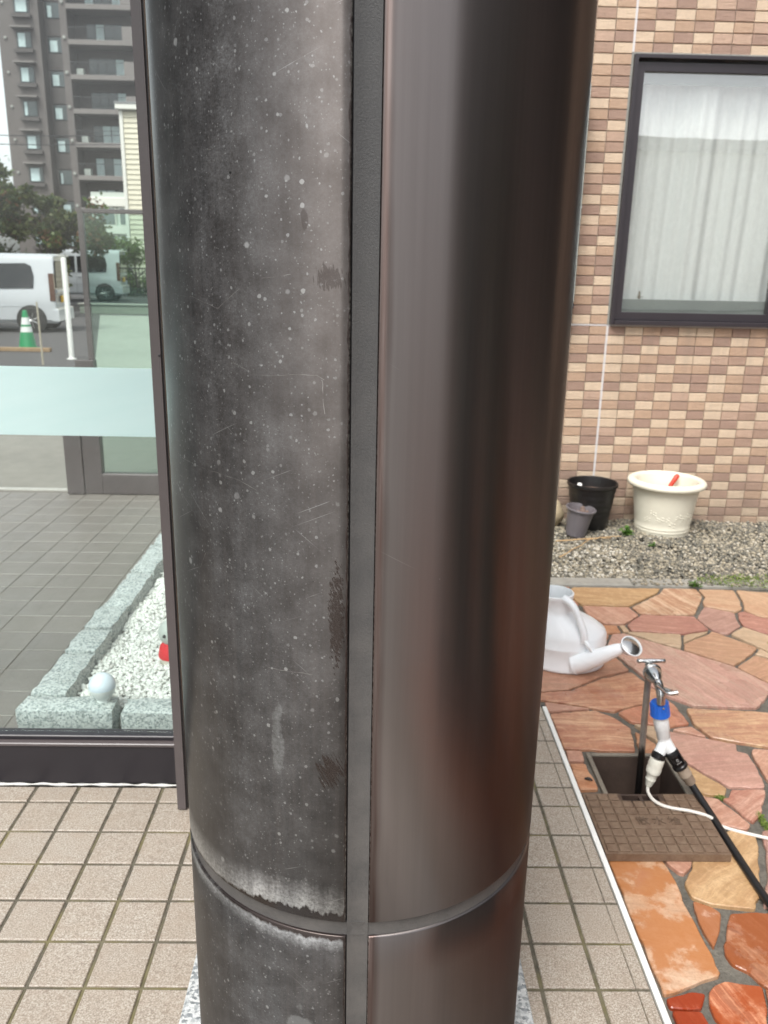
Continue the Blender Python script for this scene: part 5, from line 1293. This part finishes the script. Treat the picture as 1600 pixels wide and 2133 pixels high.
tree('broad olive and rusty tree between the nearer van and the grey apartment block', -10.6, 29.0, 3.8, [(0, 0, 2.9, 1.7, 1.1, 1.0), (.9, 0, 2.4, 1.2, 1.0, 1.0), (-.9, 0, 3.3, .8, .8, .7)], 9500, .16, [(1, 60), (0, 20), (3, 10), (2, 10)], 51, clumps=60)
for lab, x, y, ex, ez, n_, mats, sd in (('dark olive bush right behind the rear of the nearer van', -9.75, 26.0, .60, 1.0, 2600, [(0, 55), (1, 45)], 61), ('bright green bush beside the post behind the farther van', -11.3, 37.0, .9, 1.35, 3200, [(2, 90), (1, 10)], 71), ('long bright green hedge piece behind the roof of the farther van', -9.9, 36.5, 1.2, 1.25, 4200, [(2, 75), (1, 25)], 81)):
    b_ = thing('bush', lab, 'bush', (x, y, ROAD)); mb = MB(); q = random.Random(sd)
    for k in range(5): mb.tube([(0, 0, 0), (q.uniform(-.2, .2) * ex, q.uniform(-.3, .3), ez * .6), (q.uniform(-.7, .7) * ex, q.uniform(-.4, .4), ez * 1.3)], .025, 6, 4)
    mb.obj('stems', bark, b_, 60); crown('foliage', b_, [(0, 0, ez * 1.05, ex, .6, ez)], n_, .15, mats, sd, 26)

# ---- cream house with siding
ch = thing('cream_house', 'narrow cream clapboard house corner with pale eaves, beside the screen post', 'house', (-10.50, 38.0, ROAD))
csd = simple('cream_siding', (.60, .56, .44), .7, var=.06, scale=4); trim = simple('pale_trim', (.66, .65, .60), .6, var=.04)
mb = MB(); mb.box(.05, 7.0, .06, 6.0, 0, 7.6); mb.obj('wall', csd, ch)
bd = MB(); bd.loft([[(.10, .056, 0), (7.0, .056, 0), (7.0, -.004, 0), (.10, -.004, 0)], [(.10, .056, .20), (7.0, .056, .20), (7.0, .034, .20), (.10, .034, .20)]]); bd.f = [tuple(reversed(f)) for f in bd.f]; bme = bd.mesh('clapboard', csd)
for k in range(36): link('clapboard', bme, ch, (0, 0, .36 + .2 * k))
mb = MB(); mb.bbox(-.04, .098, -.05, .20, 0, 7.62, .01); mb.obj('corner_board', trim, ch)
mb = MB(); mb.bbox(-.14, 7.3, -.22, 6.3, 7.63, 7.84, .02); mb.obj('eaves', trim, ch)
mb = MB(); mb.loft([[(-.16, -.24, 7.845), (7.5, -.24, 7.845), (7.5, 6.5, 7.845), (-.16, 6.5, 7.845)], [(-.16, -.20, 7.92), (7.5, -.20, 7.92), (7.5, 6.5, 8.3), (-.16, 6.5, 8.3)]]); mb.obj('roof', simple('grey_roof', (.12, .12, .12), .7), ch)
fen = thing('iron_fence', 'dark upright-bar fence at the foot of the cream house', 'fence', (-9.6, 34.5, -.12))
mb = MB(); mb.bbox(-.75, 3.0, -.02, .02, 1.12, 1.17, .004); mb.bbox(-.75, 3.0, -.02, .02, .12, .16, .004); mb.obj('rails', M['dark_metal'], fen)
bar = MB().bbox(-.011, .011, -.011, .011, 0, 1.115, .002).mesh('fence_bar', M['dark_metal'])
for k in range(30): link('fence_bar', bar, fen, (-.70 + .125 * k, -.033, 0))

lo = thing('low_pale_building', 'low pale building with a grey window band behind the greenish screen', 'building', (-13.9, 46.0, ROAD))
gc = simple('pale_green_render', (.46, .50, .46), .7, var=.06, scale=2); gw_ = simple('grey_window', (.16, .19, .19), .12, var=.2, scale=3)
mb = MB(); mb.box(-.6, 7, .05, 5, 0, 5.0); mb.obj('wall', gc, lo)
for z0, z1 in ((4.30, 4.75), (2.95, 3.35), (1.0, 1.5)):
    mb = MB(); mb.bbox(-.65, 7, -.10, .049, z0, z1, .02); mb.obj('band', trim, lo)
for k in range(4):
    for z0, z1 in ((3.36, 4.29), (1.9, 2.94)):
        mb = MB(); mb.bbox(-.25 + 1.05 * k, .65 + 1.05 * k, -.03, .048, z0, z1, .02); wnd = mb.obj('window', trim, lo)
        mb = MB(); mb.box(-.19 + 1.05 * k, .59 + 1.05 * k, -.040, -.0305, z0 + .06, z1 - .06); mb.obj('pane', gw_, wnd)

# ---- the tall apartment block
K = 86 / 72; AX = -28.6 * K
apt = thing('apartment_block', 'tall grey-brown apartment block with balconies and awnings, seen through the upper glass', 'apartment block', (AX, 86.0, ROAD))
aw = simple('grey_brown_cladding', (.100, .086, .081), .8, var=.10, scale=.9); aw2 = simple('dark_grey_brown_cladding', (.066, .057, .055), .8, var=.10, scale=.9); ab = simple('balcony_band', (.155, .138, .13), .75, var=.06, scale=.8)
pn = simple('apartment_glass', (.035, .05, .052), .08, var=.5, scale=.5); cur = simple('apartment_curtain', (.42, .52, .52), .5, var=.25, scale=2.5); dkf = simple('apartment_frame', (.03, .03, .032), .5)
xs = lambda v: (v + 28.6) * K
FH = 2.4 * K; Z0 = (9.71 - H) * K + H - ROAD          # foot of one floor's balcony band
mb = MB(); mb.box(xs(-28.75), xs(-25.60), .0, 12, 0, 42); mb.box(xs(-25.60), xs(-23.78), 1.3, 12, 0, 42); mb.box(xs(-23.78), xs(-23.25), -.9, 12, 0, 42); mb.box(xs(-23.25), xs(-17.0), 1.2, 12, 0, 42); mb.box(xs(-17.0), xs(-16.4), -.9, 12, 0, 42)
mb.obj('wall', aw, apt)
mb = MB(); mb.box(xs(-28.95), xs(-28.76), 1.6, 12, 0, 42); mb.obj('side_wall', aw2, apt)
def ab_(nm, m, x0, x1, y0, y1, z0, z1, par=apt, c=.02):
    mb = MB(); mb.bbox(xs(x0), xs(x1), y0, y1, z0, z1, c); return mb.obj(nm, m, par)
rail_m = MB()
aq = random.Random(77)
for f in range(-3, 6):
    z = Z0 + FH * f
    # balcony wing
    ab_('balcony', ab, -23.24, -17.01, -1.0, 1.19, z, z + .42)
    wd = ab_('balcony_window', dkf, -22.35, -19.55, 1.10, 1.198, z + .45, z + 2.20)
    for k, m in enumerate([aq.choice((pn, cur, cur, pn)) for _ in range(4)]): ab_('pane', m, -22.28 + .69 * k, -21.66 + .69 * k, 1.06, 1.099, z + .50, z + 2.12, wd, .01)
    ab_('partition_panel', ab, -19.15, -17.9, -.98, -.90, z + .425, z + 1.55)
    if aq.random() < .6: ab_('air_conditioner', pg, -22.95, -22.45, -.3, .3, z + .43, z + 1.05)
    rb = MB()
    rb.box(xs(-23.2), xs(-19.2), -.96, -.92, z + 1.42, z + 1.47)
    for k in range(34): rb.box(xs(-23.2) + .14 * k, xs(-23.2) + .14 * k + .02, -.95, -.93, z + .422, z + 1.4195)
    rb.obj('balcony_railing', dkf, apt)
    mbx = MB(); mbx.lathe([(.15, 0), (.15, .12), (.02, .16)], 12, (xs(-23.52), -.901, z + .55), Matrix.Rotation(R(90), 3, 'X')); mbx.obj('vent_cap', M['win_seal'], apt, 40)
    mbx = MB(); mbx.lathe([(.13, 0), (.13, .12), (.02, .16)], 12, (xs(-28.25), -.001, z + .62), Matrix.Rotation(R(90), 3, 'X')); mbx.obj('vent_cap', M['win_seal'], apt, 40)
    # recessed strip
    w2 = ab_('window', dkf, -25.42, -24.02, 1.22, 1.298, z - .30, z + 1.05); ab_('pane', pn, -25.36, -24.08, 1.19, 1.219, z - .24, z + .99, w2, .01); ab_('blind', cur, -25.25, -25.25 + aq.uniform(.12, .6), 1.17, 1.189, z - .2, z + .75, w2, .01)
    ab_('spandrel', aw2, -25.55, -23.82, 1.20, 1.297, z + 1.12, z + FH - .36)
    # left wing: awning, window, sill box
    w3 = ab_('window', dkf, -27.40, -26.25, -.08, -.003, z - .22, z + 1.15); ab_('pane', pn, -27.33, -26.32, -.11, -.081, z - .16, z + 1.09, w3, .01); ab_('blind', cur, -27.25, -27.25 + aq.uniform(.15, .85), -.13, -.111, z - .12, z + 1.02, w3, .01)
    ab_('awning', ab, -27.65, -26.05, -.75, -.003, z + 1.35, z + 1.50)
    ab_('sill_box', aw2, -27.55, -26.10, -.45, -.003, z - .62, z - .30)
ab_('roof_parapet', ab, -28.9, -16.3, -1.05, 12.1, 42.01, 43.0)

for i, (z, txt) in enumerate(((7.85, 'upper thin power line crossing in front of the apartment block'), (7.40, 'lower thin power line crossing in front of the apartment block'))):
    o = thing('power_line', txt, 'cable', (-40, 50, z), group='power lines')
    mb = MB(); mb.tube([(0, 0, .9), (15, 0, 0.05), (24, 0, -.05), (45, 0, .8)], .022, 6, 10); mb.obj('wire', M['dark_metal'], o, 60)

# ================================================================ added on the viewer's side, unseen, to shape the reflections
gar = thing('added_timber_house', 'dark timber-clad three-storey house added outside the frame to darken the column reflection', 'house', (9.0, -.25, G))  # added blocker: darkens the right of the column by reflection
wd_ = simple('dark_stained_timber', (.022, .018, .017), .6, var=.3, scale=20)
mb = MB(); mb.box(.03, 6.0, -8.7, 8.7, -.2, 9.2); mb.obj('wall', wd_, gar)
sl_ = MB().bbox(.0, .028, -8.72, 8.72, 0, .196, .004).mesh('board', wd_)
for k in range(46): link('board', sl_, gar, (0, 0, -.02 + .2 * k))
mb = MB(); mb.bbox(-.25, 6.3, -9.0, 9.0, 9.21, 9.4, .01); mb.obj('roof', simple('dark_roof_sheet', (.04, .04, .045), .6), gar)
plt = thing('added_planter', 'dark box of tall clipped shrubs added unseen right of the frame to darken the column reflection', 'added_planter', (1.18, .46, G))  # added dark mass, unseen; blackens the lower right column reflection
mb = MB(); mb.bbox(-.22, .22, -.46, .46, 0, .46, .01); mb.obj('box', simple('dark_planter_metal', (.020, .018, .018), .5, var=.2), plt)
mb = MB(); mb.bbox(-.20, .20, -.44, .44, .46, .468, .002); mb.obj('potting_soil', M['soil'], plt)
crown('foliage', plt, [(0, -.22, .85, .20, .22, .38), (0, .22, .85, .20, .22, .38), (0, -.2, 1.45, .19, .22, .38), (0, .2, 1.45, .19, .22, .38)], 9000, .05, [(0, 95), (1, 5)], 91, 90)
ofc = thing('added_office_block', 'plain dark grey office block added unseen left of the frame to darken the column reflection', 'office block', (-15, 9, ROAD))  # added mass, unseen; darkens what the column's left side reflects
mb = MB(); mb.box(-15, 0, -15, 15, 0, 13.5); mb.obj('wall', simple('dark_grey_render', (.10, .10, .11), .7, var=.15, scale=.6), ofc)
for k in range(8):
    for f in range(4):
        mb = MB(); mb.bbox(.001, .08, -14 + 3.6 * k, -11.6 + 3.6 * k, 1.2 + 3.2 * f, 2.8 + 3.2 * f, .02); wq = mb.obj('window', M['dark_metal'], ofc); mb = MB(); mb.box(.0805, .09, -13.9 + 3.6 * k, -11.7 + 3.6 * k, 1.3 + 3.2 * f, 2.7 + 3.2 * f); mb.obj('pane', pn, wq)
nb = thing('added_neighbour_house', 'plain two-storey grey house added unseen behind the viewpoint for the reflections', 'house', (9, -30, ROAD))  # added, unseen: reflected roofline for the window, pale backdrop for the column
mb = MB(); mb.box(-12, 12, -8, 0, 0, 6.7); mb.obj('wall', simple('grey_render', (.72, .72, .69), .8, var=.1, scale=1), nb)
mb = MB(); mb.bbox(-12.5, 12.5, -8.5, .5, 6.71, 7.25, .02); mb.obj('roof', simple('pale_roof_edge', (.34, .34, .33), .7), nb)
for k in range(3):
    for z in (1.0, 3.9):
        mb = MB(); mb.bbox(-10.6 + 3.8 * k, -8.9 + 3.8 * k, .0, .06, z, z + 1.4, .02); wq = mb.obj('window', dkf, nb); mb = MB(); mb.box(-10.5 + 3.8 * k, -9.0 + 3.8 * k, .0605, .07, z + .1, z + 1.3); mb.obj('pane', pn, wq)
